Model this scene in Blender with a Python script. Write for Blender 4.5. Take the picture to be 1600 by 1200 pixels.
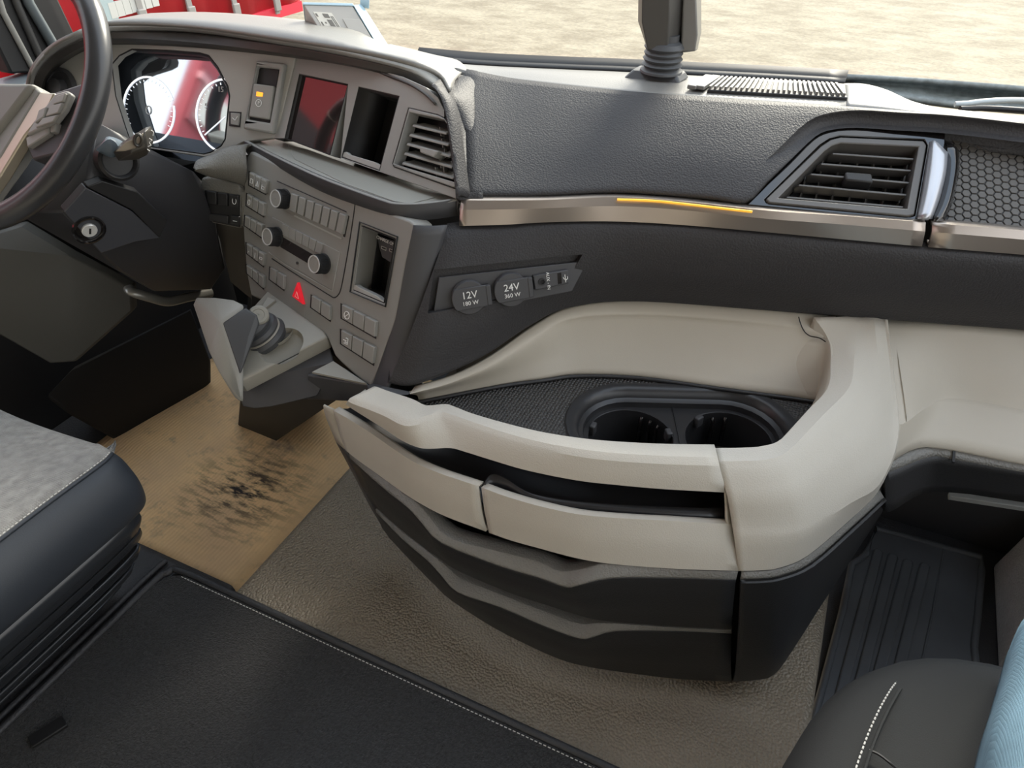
import bpy, bmesh, math, random
import numpy as np
from mathutils import Vector, Matrix
from mathutils.geometry import delaunay_2d_cdt

random.seed(4)
S = bpy.context.scene
COL = S.collection
for o in list(bpy.data.objects):
    bpy.data.objects.remove(o)

# ------------------------------------------------------------------ camera
FPX, YAW, PITCH, CAMZ = 1120.0, math.radians(25), math.radians(38), 1.45
CAM = np.array([0.0, 0.0, CAMZ])
HD = np.array([-math.sin(YAW), math.cos(YAW), 0])
RT = np.array([math.cos(YAW), math.sin(YAW), 0])
FW = HD*math.cos(PITCH)+np.array([0, 0, -math.sin(PITCH)])
UP = np.cross(RT, FW)
cd = bpy.data.cameras.new('camera'); co = bpy.data.objects.new('camera', cd); COL.objects.link(co)
co.matrix_world = Matrix(((RT[0], UP[0], -FW[0], 0), (RT[1], UP[1], -FW[1], 0), (RT[2], UP[2], -FW[2], CAMZ), (0, 0, 0, 1)))
cd.sensor_fit = 'HORIZONTAL'; cd.sensor_width = 36; cd.lens = 36*FPX/1600; cd.clip_start = 0.02; cd.clip_end = 500
S.camera = co

# ------------------------------------------------------------------ world, sun, exposure
W = bpy.data.worlds.new('sky'); S.world = W; W.use_nodes = True
wn = W.node_tree.nodes; wl = W.node_tree.links
bg = wn['Background']
tc = wn.new('ShaderNodeTexCoord'); sep = wn.new('ShaderNodeSeparateXYZ'); wl.new(tc.outputs['Generated'], sep.inputs[0])
cr = wn.new('ShaderNodeValToRGB'); wl.new(sep.outputs['Z'], cr.inputs[0])
cr.color_ramp.elements[0].position = 0.0; cr.color_ramp.elements[0].color = (1.0, 0.95, 0.85, 1)
cr.color_ramp.elements[1].position = 0.7; cr.color_ramp.elements[1].color = (0.62, 0.78, 1.0, 1)
cn = wn.new('ShaderNodeTexNoise'); cn.inputs['Scale'].default_value = 4; cn.inputs['Detail'].default_value = 6
cmul = wn.new('ShaderNodeValToRGB'); wl.new(cn.outputs['Fac'], cmul.inputs[0])
cmul.color_ramp.elements[0].position = .42; cmul.color_ramp.elements[1].position = .6
wl.new(tc.outputs['Generated'], cn.inputs['Vector'])
cmx = wn.new('ShaderNodeMixRGB'); wl.new(cmul.outputs[0], cmx.inputs[0]); wl.new(cr.outputs[0], cmx.inputs[1]); cmx.inputs[2].default_value = (1, .97, .92, 1)
wl.new(cmx.outputs[0], bg.inputs[0])
bg.inputs[1].default_value = 0.95
sd = bpy.data.lights.new('sun', 'SUN'); so = bpy.data.objects.new('sun', sd); COL.objects.link(so)
sd.energy = 3.0; sd.angle = math.radians(24); sd.color = (1.0, 0.92, 0.78)
so.rotation_euler = Vector((-0.10, -0.86, -0.50)).to_track_quat('-Z', 'Y').to_euler()
so.location = (2, 6, 8)
S.view_settings.view_transform = 'Standard'; S.view_settings.look = 'None'; S.view_settings.gamma = 1
S.view_settings.use_curve_mapping = False
S.view_settings.exposure = 1.4

# ------------------------------------------------------------------ geometry helpers
def ray(x, y): return FW+RT*(x-800)/FPX-UP*(y-600)/FPX
def Z(x, y, z): r = ray(x, y); return CAM+r*((z-CAMZ)/r[2])
def DH(x, y, d): r = ray(x, y); return CAM+r*(d/math.hypot(r[0], r[1]))
def XP(x, y, X): r = ray(x, y); return CAM+r*(X/r[0])
def YP(x, y, Y): r = ray(x, y); return CAM+r*(Y/r[1])
def proj(p):
    d = np.array(p)-CAM; w = d@FW
    return 800+FPX*(d@RT)/w, 600-FPX*(d@UP)/w
def nrm(v): v = np.array(v, float); return v/np.linalg.norm(v)
class PL:
    def __init__(s, a, n): s.a = np.array(a, float); s.n = nrm(n)
    @classmethod
    def three(c, a, b, d):
        n = np.cross(np.array(b)-a, np.array(d)-a)
        if np.dot(n, np.array(a)-CAM) < 0: n = -n
        return c(a, n)
    def __call__(s, x, y, out=0.0):          # out > 0: proud of the plane, towards the cabin
        r = ray(x, y); a = s.a-s.n*out
        return CAM+r*(np.dot(a-CAM, s.n)/np.dot(r, s.n))
    def L(s, pts, out=0.0): return [s(x, y, out) for x, y in pts]

def link(name, me, parent=None):
    o = bpy.data.objects.new(name, me); COL.objects.link(o)
    if parent is not None: setp(o, parent)
    return o
def setp(o, parent):
    o.parent = parent
    t = Vector(parent.location)
    q = parent.parent
    while q is not None: q = q.parent
    o.matrix_parent_inverse = Matrix.Translation(-t)
def tag(o, label, cat, group=None):
    o['label'] = label; o['category'] = cat
    if group: o['group'] = group
    return o
def thing(name, label, cat, loc=(0, 0, 0), group=None):
    o = bpy.data.objects.new(name, None); COL.objects.link(o); o.location = loc; o.empty_display_size = .05
    return tag(o, label, cat, group)
def struct(o): o['kind'] = 'structure'; return o
def stuff(o): o['kind'] = 'stuff'; return o

def mk(name, verts, faces, mat, parent=None, ang=32, bevel=0, seg=2, solid=0, recalc=True, face_cam=False):
    bm = bmesh.new()
    vs = [bm.verts.new(Vector([float(c) for c in v])) for v in verts]
    for f in faces:
        try: bm.faces.new([vs[i] for i in f])
        except ValueError: pass
    bmesh.ops.remove_doubles(bm, verts=bm.verts, dist=1e-6)
    if recalc: bmesh.ops.recalc_face_normals(bm, faces=bm.faces)
    if face_cam:
        s = sum((f.normal.dot(Vector(CAM)-f.calc_center_median())*f.calc_area() for f in bm.faces))
        if s < 0: bmesh.ops.reverse_faces(bm, faces=bm.faces)
    me = bpy.data.meshes.new(name); bm.to_mesh(me); bm.free()
    return fin(name, me, mat, parent, ang, bevel, seg, solid)
def fin(name, me, mat, parent=None, ang=32, bevel=0, seg=2, solid=0):
    me.materials.append(mat)
    me.polygons.foreach_set('use_smooth', [True]*len(me.polygons))
    me.set_sharp_from_angle(angle=math.radians(ang))
    o = link(name, me, parent)
    if solid:
        m = o.modifiers.new('thickness', 'SOLIDIFY'); m.thickness = solid; m.offset = -1; m.use_even_offset = False
    if bevel:
        m = o.modifiers.new('edge', 'BEVEL'); m.width = bevel; m.segments = seg; m.limit_method = 'ANGLE'; m.angle_limit = math.radians(40)
        m.use_clamp_overlap = True; m.harden_normals = False
    return o
def cr_spline(P, n, lin=False):
    P = [np.array(p, float) for p in P]
    if n <= 1 or lin and n <= 1: return P
    out = []
    for i in range(len(P)-1):
        p0 = P[i-1] if i > 0 else 2*P[0]-P[1]; p1 = P[i]; p2 = P[i+1]; p3 = P[i+2] if i+2 < len(P) else 2*P[-1]-P[-2]
        for k in range(n):
            t = k/n
            if lin: out.append(p1+(p2-p1)*t)
            else: out.append(.5*((2*p1)+(p2-p0)*t+(2*p0-5*p1+4*p2-p3)*t*t+(3*p1-p0-3*p2+p3)*t**3))
    out.append(P[-1]); return out
def surf(name, rows, mat, parent=None, su=5, sv=4, lu=False, lv=False, solid=.008, ang=35, bevel=0, closed=False):
    g = [cr_spline(r, su, lu) for r in rows]
    cols = list(zip(*g)); cols = [cr_spline(c, sv, lv) for c in cols]
    nu = len(cols); nv = len(cols[0])
    V = [cols[i][j] for i in range(nu) for j in range(nv)]
    Fc = [(i*nv+j, (i+1)*nv+j, (i+1)*nv+j+1, i*nv+j+1) for i in range(nu-1) for j in range(nv-1)]
    return mk(name, V, Fc, mat, parent, ang=ang, bevel=bevel, solid=solid, face_cam=True)
def in_poly(p, L):
    c = False; j = len(L)-1
    for i in range(len(L)):
        if (L[i][1] > p[1]) != (L[j][1] > p[1]) and p[0] < (L[j][0]-L[i][0])*(p[1]-L[i][1])/(L[j][1]-L[i][1])+L[i][0]: c = not c
        j = i
    return c
def fill_loops(loops):
    """triangles filling the first loop minus the others"""
    o = loops[0]; n = Vector((0, 0, 0))
    for i in range(len(o)): n += o[i].cross(o[(i+1) % len(o)])
    n.normalize(); u = (o[1]-o[0]).normalized(); w = n.cross(u)
    L2 = [[Vector(((p-o[0]).dot(u), (p-o[0]).dot(w))) for p in l] for l in loops]
    V = [p for l in L2 for p in l]; E = []; b = 0
    for l in L2:
        E += [(b+i, b+(i+1) % len(l)) for i in range(len(l))]; b += len(l)
    r = delaunay_2d_cdt(V, E, [], 0, 1e-7); src = [q[0] if q else -1 for q in r[3]]; out = []
    for f in r[2]:
        c = sum((r[0][i] for i in f), Vector((0, 0)))/len(f)
        if in_poly(c, L2[0]) and not any(in_poly(c, h) for h in L2[1:]):
            t = [src[i] for i in f]
            if -1 not in t: out.append(t)
    return out
def plate(name, outer, mat, back, parent=None, holes=(), bevel=0, seg=2, ang=30):
    """flat panel: front outline(s) in space, pushed by vector back; holes run through"""
    loops = [[Vector([float(c) for c in p]) for p in l] for l in [outer]+list(holes)]
    back = Vector([float(c) for c in back])
    flat = [p for l in loops for p in l]; n = len(flat)
    tri = fill_loops(loops) if (holes or len(outer) > 4) else None
    V = flat+[p+back for p in flat]
    F = []
    if tri:
        for t in tri: F.append(tuple(t)); F.append(tuple(i+n for i in reversed(t)))
    else:
        F.append(tuple(range(n))); F.append(tuple(i+n for i in reversed(range(n))))
    b = 0
    for l in loops:
        m = len(l)
        for i in range(m): F.append((b+i, b+(i+1) % m, n+b+(i+1) % m, n+b+i))
        b += m
    o = mk(name, V, F, mat, parent, ang=ang, bevel=bevel, seg=seg)
    if tri:
        bm = bmesh.new(); bm.from_mesh(o.data)
        if not holes: bmesh.ops.dissolve_limit(bm, angle_limit=.01, verts=bm.verts, edges=bm.edges)
        bm.to_mesh(o.data); bm.free()
    return o
def hull(name, pts, mat, parent=None, bevel=0, seg=2, ang=25):
    bm = bmesh.new()
    for p in pts: bm.verts.new(Vector([float(c) for c in p]))
    r = bmesh.ops.convex_hull(bm, input=bm.verts)
    for v in [v for v in bm.verts if not v.link_faces]: bm.verts.remove(v)
    bmesh.ops.dissolve_limit(bm, angle_limit=math.radians(4), verts=bm.verts, edges=bm.edges)
    bmesh.ops.recalc_face_normals(bm, faces=bm.faces)
    me = bpy.data.meshes.new(name); bm.to_mesh(me); bm.free()
    return fin(name, me, mat, parent, ang, bevel, seg)
def frame_of(ax):
    ax = nrm(ax); u = np.cross(ax, [0, 0, 1.0])
    if np.linalg.norm(u) < 1e-3: u = np.array([1.0, 0, 0])
    u = nrm(u); return ax, u, np.cross(ax, u)
def lathe(name, c, ax, prof, mat, parent=None, seg=28, ang=35, cap0=True, cap1=True):
    """prof = [(radius, distance along ax)]"""
    ax, u, w = frame_of(ax); c = np.array(c, float); V = []; F = []
    for r, h in prof:
        for k in range(seg):
            a = 2*math.pi*k/seg; V.append(c+ax*h+(u*math.cos(a)+w*math.sin(a))*r)
    for j in range(len(prof)-1):
        for k in range(seg):
            k2 = (k+1) % seg; F.append((j*seg+k, j*seg+k2, (j+1)*seg+k2, (j+1)*seg+k))
    if cap0: F.append(tuple(range(seg)))
    if cap1: F.append(tuple((len(prof)-1)*seg+k for k in range(seg)))
    return mk(name, V, F, mat, parent, ang=ang)
def tube(name, path, r, mat, parent=None, seg=8, closed=False, flat=1.0, ang=60):
    P = [np.array(p, float) for p in path]; n = len(P); V = []; F = []; u = None
    for i in range(n):
        if closed: d = P[(i+1) % n]-P[i-1]
        else: d = P[min(i+1, n-1)]-P[max(i-1, 0)]
        d = nrm(d)
        if u is None:
            u = np.cross(d, [0, 0, 1.0])
            if np.linalg.norm(u) < 1e-3: u = np.array([1.0, 0, 0])
        u = nrm(u-d*np.dot(u, d)); w = np.cross(d, u)
        rr = r[i] if isinstance(r, (list, tuple)) else r
        for k in range(seg):
            a = 2*math.pi*k/seg; V.append(P[i]+(u*math.cos(a)+w*math.sin(a)*flat)*rr)
    m = n if closed else n-1
    for i in range(m):
        for k in range(seg):
            F.append((i*seg+k, i*seg+(k+1) % seg, ((i+1) % n)*seg+(k+1) % seg, ((i+1) % n)*seg+k))
    if not closed: F.append(tuple(range(seg))); F.append(tuple((n-1)*seg+k for k in range(seg)))
    return mk(name, V, F, mat, parent, ang=ang)
def dashes(name, path, mat, parent, pitch=.008, r=.0011, fill=.6):
    P = [np.array(p, float) for p in path]; V = []; F = []
    L = [0]
    for i in range(1, len(P)): L.append(L[-1]+np.linalg.norm(P[i]-P[i-1]))
    def at(s):
        i = max(1, min(len(P)-1, int(np.searchsorted(L, s)))); t = (s-L[i-1])/max(1e-9, L[i]-L[i-1]); return P[i-1]+(P[i]-P[i-1])*t
    s = 0
    while s+pitch*fill < L[-1]:
        a = at(s); b = at(s+pitch*fill); d, u, w = frame_of(b-a); k0 = len(V)
        for q in (a, b):
            for (x, y) in ((1, 0), (0, 1), (-1, 0), (0, -1)): V.append(q+(u*x+w*y)*r)
        F += [(k0, k0+1, k0+5, k0+4), (k0+1, k0+2, k0+6, k0+5), (k0+2, k0+3, k0+7, k0+6), (k0+3, k0, k0+4, k0+7), (k0, k0+3, k0+2, k0+1), (k0+4, k0+5, k0+6, k0+7)]
        s += pitch
    return stuff(mk(name, V, F, mat, parent))
def obox(name, c, ex, ey, ez, mat, parent=None, bevel=0, seg=2):
    """oriented box from centre and three half vectors"""
    c, ex, ey, ez = [np.array(q, float) for q in (c, ex, ey, ez)]
    V = [c+a*ex+b*ey+d*ez for a in (-1, 1) for b in (-1, 1) for d in (-1, 1)]
    F = [(0, 1, 3, 2), (4, 6, 7, 5), (0, 4, 5, 1), (2, 3, 7, 6), (0, 2, 6, 4), (1, 5, 7, 3)]
    return mk(name, V, F, mat, parent, bevel=bevel, seg=seg)
def carve(o, cutter):
    m = o.modifiers.new('cut', 'BOOLEAN'); m.object = cutter; m.operation = 'DIFFERENCE'; m.solver = 'EXACT'
    dg = bpy.context.evaluated_depsgraph_get(); dg.update()
    me = bpy.data.meshes.new_from_object(o.evaluated_get(dg))
    o.modifiers.clear(); old = o.data; o.data = me; me.name = old.name
    me.polygons.foreach_set('use_smooth', [True]*len(me.polygons)); me.set_sharp_from_angle(angle=math.radians(30))
    bpy.data.objects.remove(cutter)
def text(name, s, c, xd, yd, size, mat, parent, thick=.0004, align='CENTER'):
    cu = bpy.data.curves.new(name, 'FONT'); cu.body = s; cu.size = size; cu.align_x = align; cu.align_y = 'CENTER'; cu.extrude = thick; cu.resolution_u = 3
    t = bpy.data.objects.new(name, cu); COL.objects.link(t)
    dg = bpy.context.evaluated_depsgraph_get(); dg.update()
    me = bpy.data.meshes.new_from_object(t.evaluated_get(dg)); bpy.data.objects.remove(t)
    xd = Vector(nrm(xd)); yd = Vector([float(q) for q in yd]); yd = (yd-xd*yd.dot(xd)).normalized(); zd = xd.cross(yd)
    M = Matrix(((xd.x, yd.x, zd.x, c[0]), (xd.y, yd.y, zd.y, c[1]), (xd.z, yd.z, zd.z, c[2]), (0, 0, 0, 1)))
    me.transform(M); me.materials.clear(); me.materials.append(mat); me.name = name
    return link(name, me, parent)
def lerp(a, b, t): return a+(b-a)*t
def bil(q, u, v):   # q = TL, TR, BR, BL
    q = [np.array(k, float) for k in q]
    return lerp(lerp(q[0], q[1], u), lerp(q[3], q[2], u), v)

# ------------------------------------------------------------------ materials
MATS = {}
def mat(name, col, rough=.5, metal=0, bump=0, bscale=400, kind='noise', var=0, vscale=6, spec=.5, coat=0, bdist=.002, emit=None, est=0, sheen=0, flat=False):
    if name in MATS: return MATS[name]
    m = bpy.data.materials.new(name); m.use_nodes = True; nt = m.node_tree; N = nt.nodes; L = nt.links
    b = N['Principled BSDF']; c4 = tuple(col)+(1,)
    b.inputs['Base Color'].default_value = c4; b.inputs['Roughness'].default_value = rough; b.inputs['Metallic'].default_value = metal
    b.inputs['Specular IOR Level'].default_value = spec; b.inputs['Coat Weight'].default_value = coat
    if sheen: b.inputs['Sheen Weight'].default_value = sheen
    if emit: b.inputs['Emission Color'].default_value = tuple(emit)+(1,); b.inputs['Emission Strength'].default_value = est
    tc = N.new('ShaderNodeTexCoord')
    if var:
        n = N.new('ShaderNodeTexNoise'); n.inputs['Scale'].default_value = vscale; n.inputs['Detail'].default_value = 5; L.new(tc.outputs['Object'], n.inputs['Vector'])
        r = N.new('ShaderNodeValToRGB'); r.color_ramp.elements[0].position = .3; r.color_ramp.elements[1].position = .7
        r.color_ramp.elements[0].color = tuple(c*(1-var) for c in col)+(1,); r.color_ramp.elements[1].color = tuple(min(1, c*(1+var)) for c in col)+(1,)
        L.new(n.outputs['Fac'], r.inputs[0]); L.new(r.outputs[0], b.inputs['Base Color'])
    if bump:
        if kind == 'leather':
            t = N.new('ShaderNodeTexVoronoi'); t.feature = 'SMOOTH_F1'; t.inputs['Scale'].default_value = bscale; out = t.outputs['Distance']
            if 'Smoothness' in t.inputs: t.inputs['Smoothness'].default_value = .4
            n2 = N.new('ShaderNodeTexNoise'); n2.inputs['Scale'].default_value = bscale*.35; L.new(tc.outputs['Object'], n2.inputs['Vector'])
            ad = N.new('ShaderNodeMixRGB'); ad.blend_type = 'ADD'; ad.inputs[0].default_value = .0025; L.new(tc.outputs['Object'], ad.inputs[1]); L.new(n2.outputs['Color'], ad.inputs[2]); L.new(ad.outputs[0], t.inputs['Vector'])
            if flat: t.voronoi_dimensions = '2D'
            inv = True
        elif kind == 'cells':
            t = N.new('ShaderNodeTexVoronoi'); t.inputs['Scale'].default_value = bscale; t.inputs['Randomness'].default_value = .25; out = t.outputs['Distance']; inv = True; L.new(tc.outputs['Object'], t.inputs['Vector'])
        elif kind == 'weave':
            t = N.new('ShaderNodeTexVoronoi'); t.inputs['Scale'].default_value = bscale; t.inputs['Randomness'].default_value = .15; t.distance = 'CHEBYCHEV'; out = t.outputs['Distance']; inv = True; L.new(tc.outputs['Object'], t.inputs['Vector'])
        else:
            t = N.new('ShaderNodeTexNoise'); t.inputs['Scale'].default_value = bscale; t.inputs['Detail'].default_value = 3; out = t.outputs['Fac']; inv = False; L.new(tc.outputs['Object'], t.inputs['Vector'])
        bp = N.new('ShaderNodeBump'); bp.inputs['Strength'].default_value = bump; bp.inputs['Distance'].default_value = bdist; bp.invert = inv
        L.new(out, bp.inputs['Height']); L.new(bp.outputs[0], b.inputs['Normal'])
    MATS[name] = m; return m
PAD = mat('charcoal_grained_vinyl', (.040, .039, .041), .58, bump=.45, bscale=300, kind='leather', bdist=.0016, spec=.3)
PADL = mat('grey_grained_vinyl', (.17, .165, .148), .5, bump=.45, bscale=330, kind='leather', bdist=.0018)
FAS = mat('satin_grey_plastic', (.26, .257, .24), .5, bump=.08, bscale=900, bdist=.0006)
FASD = mat('dark_satin_plastic', (.052, .052, .056), .5, bump=.08, bscale=900, bdist=.0006)
BTN = mat('button_plastic', (.28, .276, .255), .42)
BTND = mat('dark_button_plastic', (.025, .025, .026), .45)
BLK = mat('black_plastic', (.014, .014, .015), .55)
GLOSS = mat('gloss_black_plastic', (.008, .007, .007), .12, coat=.6)
BEIGE = mat('beige_grained_plastic', (.53, .495, .43), .55, bump=.25, bscale=420, kind='leather', bdist=.0012, var=.03)
BEIGE2 = mat('beige_smooth_plastic', (.50, .458, .385), .5, bump=.12, bscale=600, kind='leather', bdist=.0008, var=.03)
DRW = mat('anthracite_drawer_plastic', (.021, .021, .022), .48, bump=.25, bscale=420, kind='leather', bdist=.0012)
LIP = mat('grained_drawer_lip', (.19, .184, .168), .42, bump=.5, bscale=280, kind='leather', bdist=.002)
ALU = mat('brushed_metal_trim', (.43, .38, .34), .33, metal=.85, bump=.05, bscale=300, bdist=.0005)
SILV = mat('satin_silver_trim', (.42, .43, .46), .35, metal=.7)
CHR = mat('chrome_ring', (.72, .72, .70), .3, metal=.35)
AMB = mat('amber_reflection_glow', (.9, .5, .06), .4, emit=(1, .5, .05), est=.22)  # weak emission stands in for a yellow reflection, no lamp here
RED = mat('red_button_plastic', (.75, .02, .035), .35, emit=(1, .02, .04), est=.12)
WHITE = mat('white_print', (.82, .82, .8), .5)
SCREEN = mat('dark_screen_glass', (.20, .17, .17), .05, metal=.9)
MIRR = mat('cluster_screen_glass', (.46, .52, .60), .04, metal=.95, spec=1)
FLOOR = mat('grained_floor_vinyl', (.33, .275, .205), .36, bump=.9, bscale=170, kind='leather', flat=True, bdist=.004, var=.1, vscale=2.5)
FLOORD = mat('dark_floor_vinyl', (.05, .05, .054), .5, bump=.5, bscale=260, kind='leather', bdist=.002)
CARPET = mat('charcoal_carpet', (.036, .036, .037), .95, bump=1, bscale=260, bdist=.008, var=.45, vscale=150, sheen=.15)
RUB = mat('black_rubber', (.085, .088, .094), .42, bump=.08, bscale=120, bdist=.001, var=.15, vscale=8)
SEATF = mat('grey_woven_fabric', (.30, .29, .27), .9, bump=.6, bscale=260, kind='weave', bdist=.004, var=.2, vscale=60, sheen=.2)
SEATD = mat('blue_black_seat_leatherette', (.036, .042, .052), .5, bump=.15, bscale=500, bdist=.001)
SEATB = mat('black_seat_cloth', (.022, .023, .023), .85, bump=.3, bscale=700, bdist=.001)
DENIM = mat('light_blue_denim', (.20, .34, .44), .9, bump=.6, bscale=600, kind='weave', bdist=.002, var=.15, vscale=20)
THREAD = mat('white_thread', (.75, .74, .70), .8)
TRAYM = mat('pebbled_tray_rubber', (.06, .059, .058), .42, bump=1.0, bscale=150, kind='cells', bdist=.006)
LEA = mat('wheel_leather', (.03, .031, .034), .3, bump=.08, bscale=700, bdist=.0006)
CUPM = mat('cup_holder_plastic', (.025, .025, .027), .35)
GLASSG = mat('grey_box_plastic', (.42, .40, .36), .5)
BLUEG = mat('pale_blue_grey_plastic', (.36, .50, .58), .45)
REDC = mat('red_trailer_curtain', (.42, .012, .022), .5, bump=.15, bscale=3, bdist=.05, var=.12, vscale=1.2)
STRAP = mat('grey_strap', (.26, .25, .24), .7)
PALE = mat('pale_trailer_metal', (.34, .42, .44), .45)
STICK = mat('paper_sticker', (.66, .63, .55), .7)
BELL = mat('rubber_bellows', (.06, .062, .066), .5)
MNT = mat('mount_plastic', (.055, .052, .048), .4)
WPLT = mat('light_plastic_lip', (.40, .40, .38), .5)

def glass_mat():
    m = bpy.data.materials.new('window_glass'); m.use_nodes = True; N = m.node_tree.nodes; L = m.node_tree.links
    N.clear(); o = N.new('ShaderNodeOutputMaterial'); t = N.new('ShaderNodeBsdfTransparent'); t.inputs[0].default_value = (.96, .98, .975, 1)
    g = N.new('ShaderNodeBsdfGlossy'); g.inputs['Roughness'].default_value = .02
    f = N.new('ShaderNodeFresnel'); f.inputs[0].default_value = 1.12; x = N.new('ShaderNodeMixShader')
    L.new(f.outputs[0], x.inputs[0]); L.new(t.outputs[0], x.inputs[1]); L.new(g.outputs[0], x.inputs[2]); L.new(x.outputs[0], o.inputs[0]); return m
GLS = glass_mat()
def cardboard_mat():
    m = mat('stained_cardboard', (.55, .37, .19), .85); N = m.node_tree.nodes; L = m.node_tree.links; b = N['Principled BSDF']
    tc = N.new('ShaderNodeTexCoord')
    def noise(sc, det, p0, p1, map_s=None):
        n = N.new('ShaderNodeTexNoise'); n.inputs['Scale'].default_value = sc; n.inputs['Detail'].default_value = det; n.inputs['Roughness'].default_value = .65
        mp = N.new('ShaderNodeMapping'); mp.inputs['Rotation'].default_value = (0, 0, .25); mp.inputs['Scale'].default_value = map_s or (1, 1, 1)
        L.new(tc.outputs['Object'], mp.inputs[0]); L.new(mp.outputs[0], n.inputs['Vector'])
        r = N.new('ShaderNodeValToRGB'); r.color_ramp.elements[0].position = p0; r.color_ramp.elements[1].position = p1; L.new(n.outputs['Fac'], r.inputs[0]); return r.outputs[0]
    def mixc(f, a, c, blend='MIX'):
        x = N.new('ShaderNodeMixRGB'); x.blend_type = blend; L.new(f, x.inputs[0])
        if hasattr(a, 'links'): L.new(a, x.inputs[1])
        else: x.inputs[1].default_value = a
        x.inputs[2].default_value = c; return x.outputs[0]
    c = mixc(noise(3.5, 5, .35, .65), (.95, .64, .32, 1), (.74, .50, .28, 1))
    c = mixc(noise(9, 6, .55, .7), c, (.40, .28, .18, 1))
    # black scuffed patch: streaks limited to a blob
    vm = N.new('ShaderNodeVectorMath'); vm.operation = 'DISTANCE'; L.new(tc.outputs['Object'], vm.inputs[0]); vm.inputs[1].default_value = (-1.30, .98, -.055)
    rr = N.new('ShaderNodeValToRGB'); rr.color_ramp.elements[0].position = .04; rr.color_ramp.elements[0].color = (1, 1, 1, 1); rr.color_ramp.elements[1].position = .23; rr.color_ramp.elements[1].color = (0, 0, 0, 1); L.new(vm.outputs['Value'], rr.inputs[0])
    st = noise(22, 6, .46, .6, (.7, 2.6, 1)); mu = N.new('ShaderNodeMath'); mu.operation = 'MULTIPLY'; L.new(rr.outputs[0], mu.inputs[0]); L.new(st, mu.inputs[1])
    c = mixc(mu.outputs[0], c, (.03, .025, .025, 1)); L.new(c, b.inputs['Base Color'])
    wv = N.new('ShaderNodeTexWave'); wv.inputs['Scale'].default_value = 28; wv.inputs['Distortion'].default_value = 1.5; L.new(tc.outputs['Object'], wv.inputs['Vector'])
    bp = N.new('ShaderNodeBump'); bp.inputs['Strength'].default_value = .25; bp.inputs['Distance'].default_value = .004; L.new(wv.outputs['Fac'], bp.inputs['Height']); L.new(bp.outputs[0], b.inputs['Normal'])
    return m
CARD = cardboard_mat()
def sand_mat():
    m = mat('sandy_ground', (.6, .52, .38), .9); N = m.node_tree.nodes; L = m.node_tree.links; b = N['Principled BSDF']; tc = N.new('ShaderNodeTexCoord')
    def nz(sc, p0, p1, c0, c1, ms=(1, 1, 1)):
        mp = N.new('ShaderNodeMapping'); mp.inputs['Scale'].default_value = ms; mp.inputs['Rotation'].default_value = (0, 0, .3); L.new(tc.outputs['Object'], mp.inputs[0])
        n = N.new('ShaderNodeTexNoise'); n.inputs['Scale'].default_value = sc; n.inputs['Detail'].default_value = 8; n.inputs['Roughness'].default_value = .7; L.new(mp.outputs[0], n.inputs['Vector'])
        r = N.new('ShaderNodeValToRGB'); r.color_ramp.elements[0].position = p0; r.color_ramp.elements[1].position = p1; r.color_ramp.elements[0].color = c0; r.color_ramp.elements[1].color = c1; L.new(n.outputs['Fac'], r.inputs[0]); return r.outputs[0]
    a = nz(1.6, .38, .62, (.17, .14, .095, 1), (.28, .245, .18, 1), (.8, 1.2, 1)); c = nz(14, .35, .65, (.75, .75, .75, 1), (1.15, 1.15, 1.1, 1))
    x = N.new('ShaderNodeMixRGB'); x.blend_type = 'MULTIPLY'; x.inputs[0].default_value = 1; L.new(a, x.inputs[1]); L.new(c, x.inputs[2]); L.new(x.outputs[0], b.inputs['Base Color']); return m
SAND = sand_mat()

# ================================================================== THE SETTING
def boxm(name, x0, x1, y0, y1, z0, z1, m, parent=None, bevel=0):
    return obox(name, ((x0+x1)/2, (y0+y1)/2, (z0+z1)/2), ((x1-x0)/2, 0, 0), (0, (y1-y0)/2, 0), (0, 0, (z1-z0)/2), m, parent, bevel)
struct(boxm('floor', -1.05, .25, -1.2, 1.45, -.10, 0, FLOOR, bevel=.02))
struct(boxm('floor_driver', -2.05, -1.05, -1.2, 1.95, -.14, -.07, FLOORD))
struct(boxm('floor_passenger', .25, 1.3, -1.2, 1.95, -.24, -.17, FLOORD))
struct(boxm('wall_front', -2.05, 1.3, 1.78, 1.83, -.2, .9, BLK))
struct(boxm('wall_right', 1.27, 1.32, -1.2, 1.9, -.2, .95, PADL))
struct(boxm('wall_back', -2.1, 1.32, -1.3, -1.22, -.2, 2.1, mat('rear_wall_fabric', (.4, .38, .34), .9)))
struct(boxm('wall_left', -2.14, -2.06, -1.2, 1.9, -.2, .88, BLK))
ROOFM = mat('headliner_fabric', (.55, .52, .47), .9)
struct(boxm('ceiling', -2.14, 1.32, -1.3, .95, 2.05, 2.1, ROOFM))
# ground outside
struct(boxm('ground', -60, 60, -40, 90, -1.6, -1.5, SAND))

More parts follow.
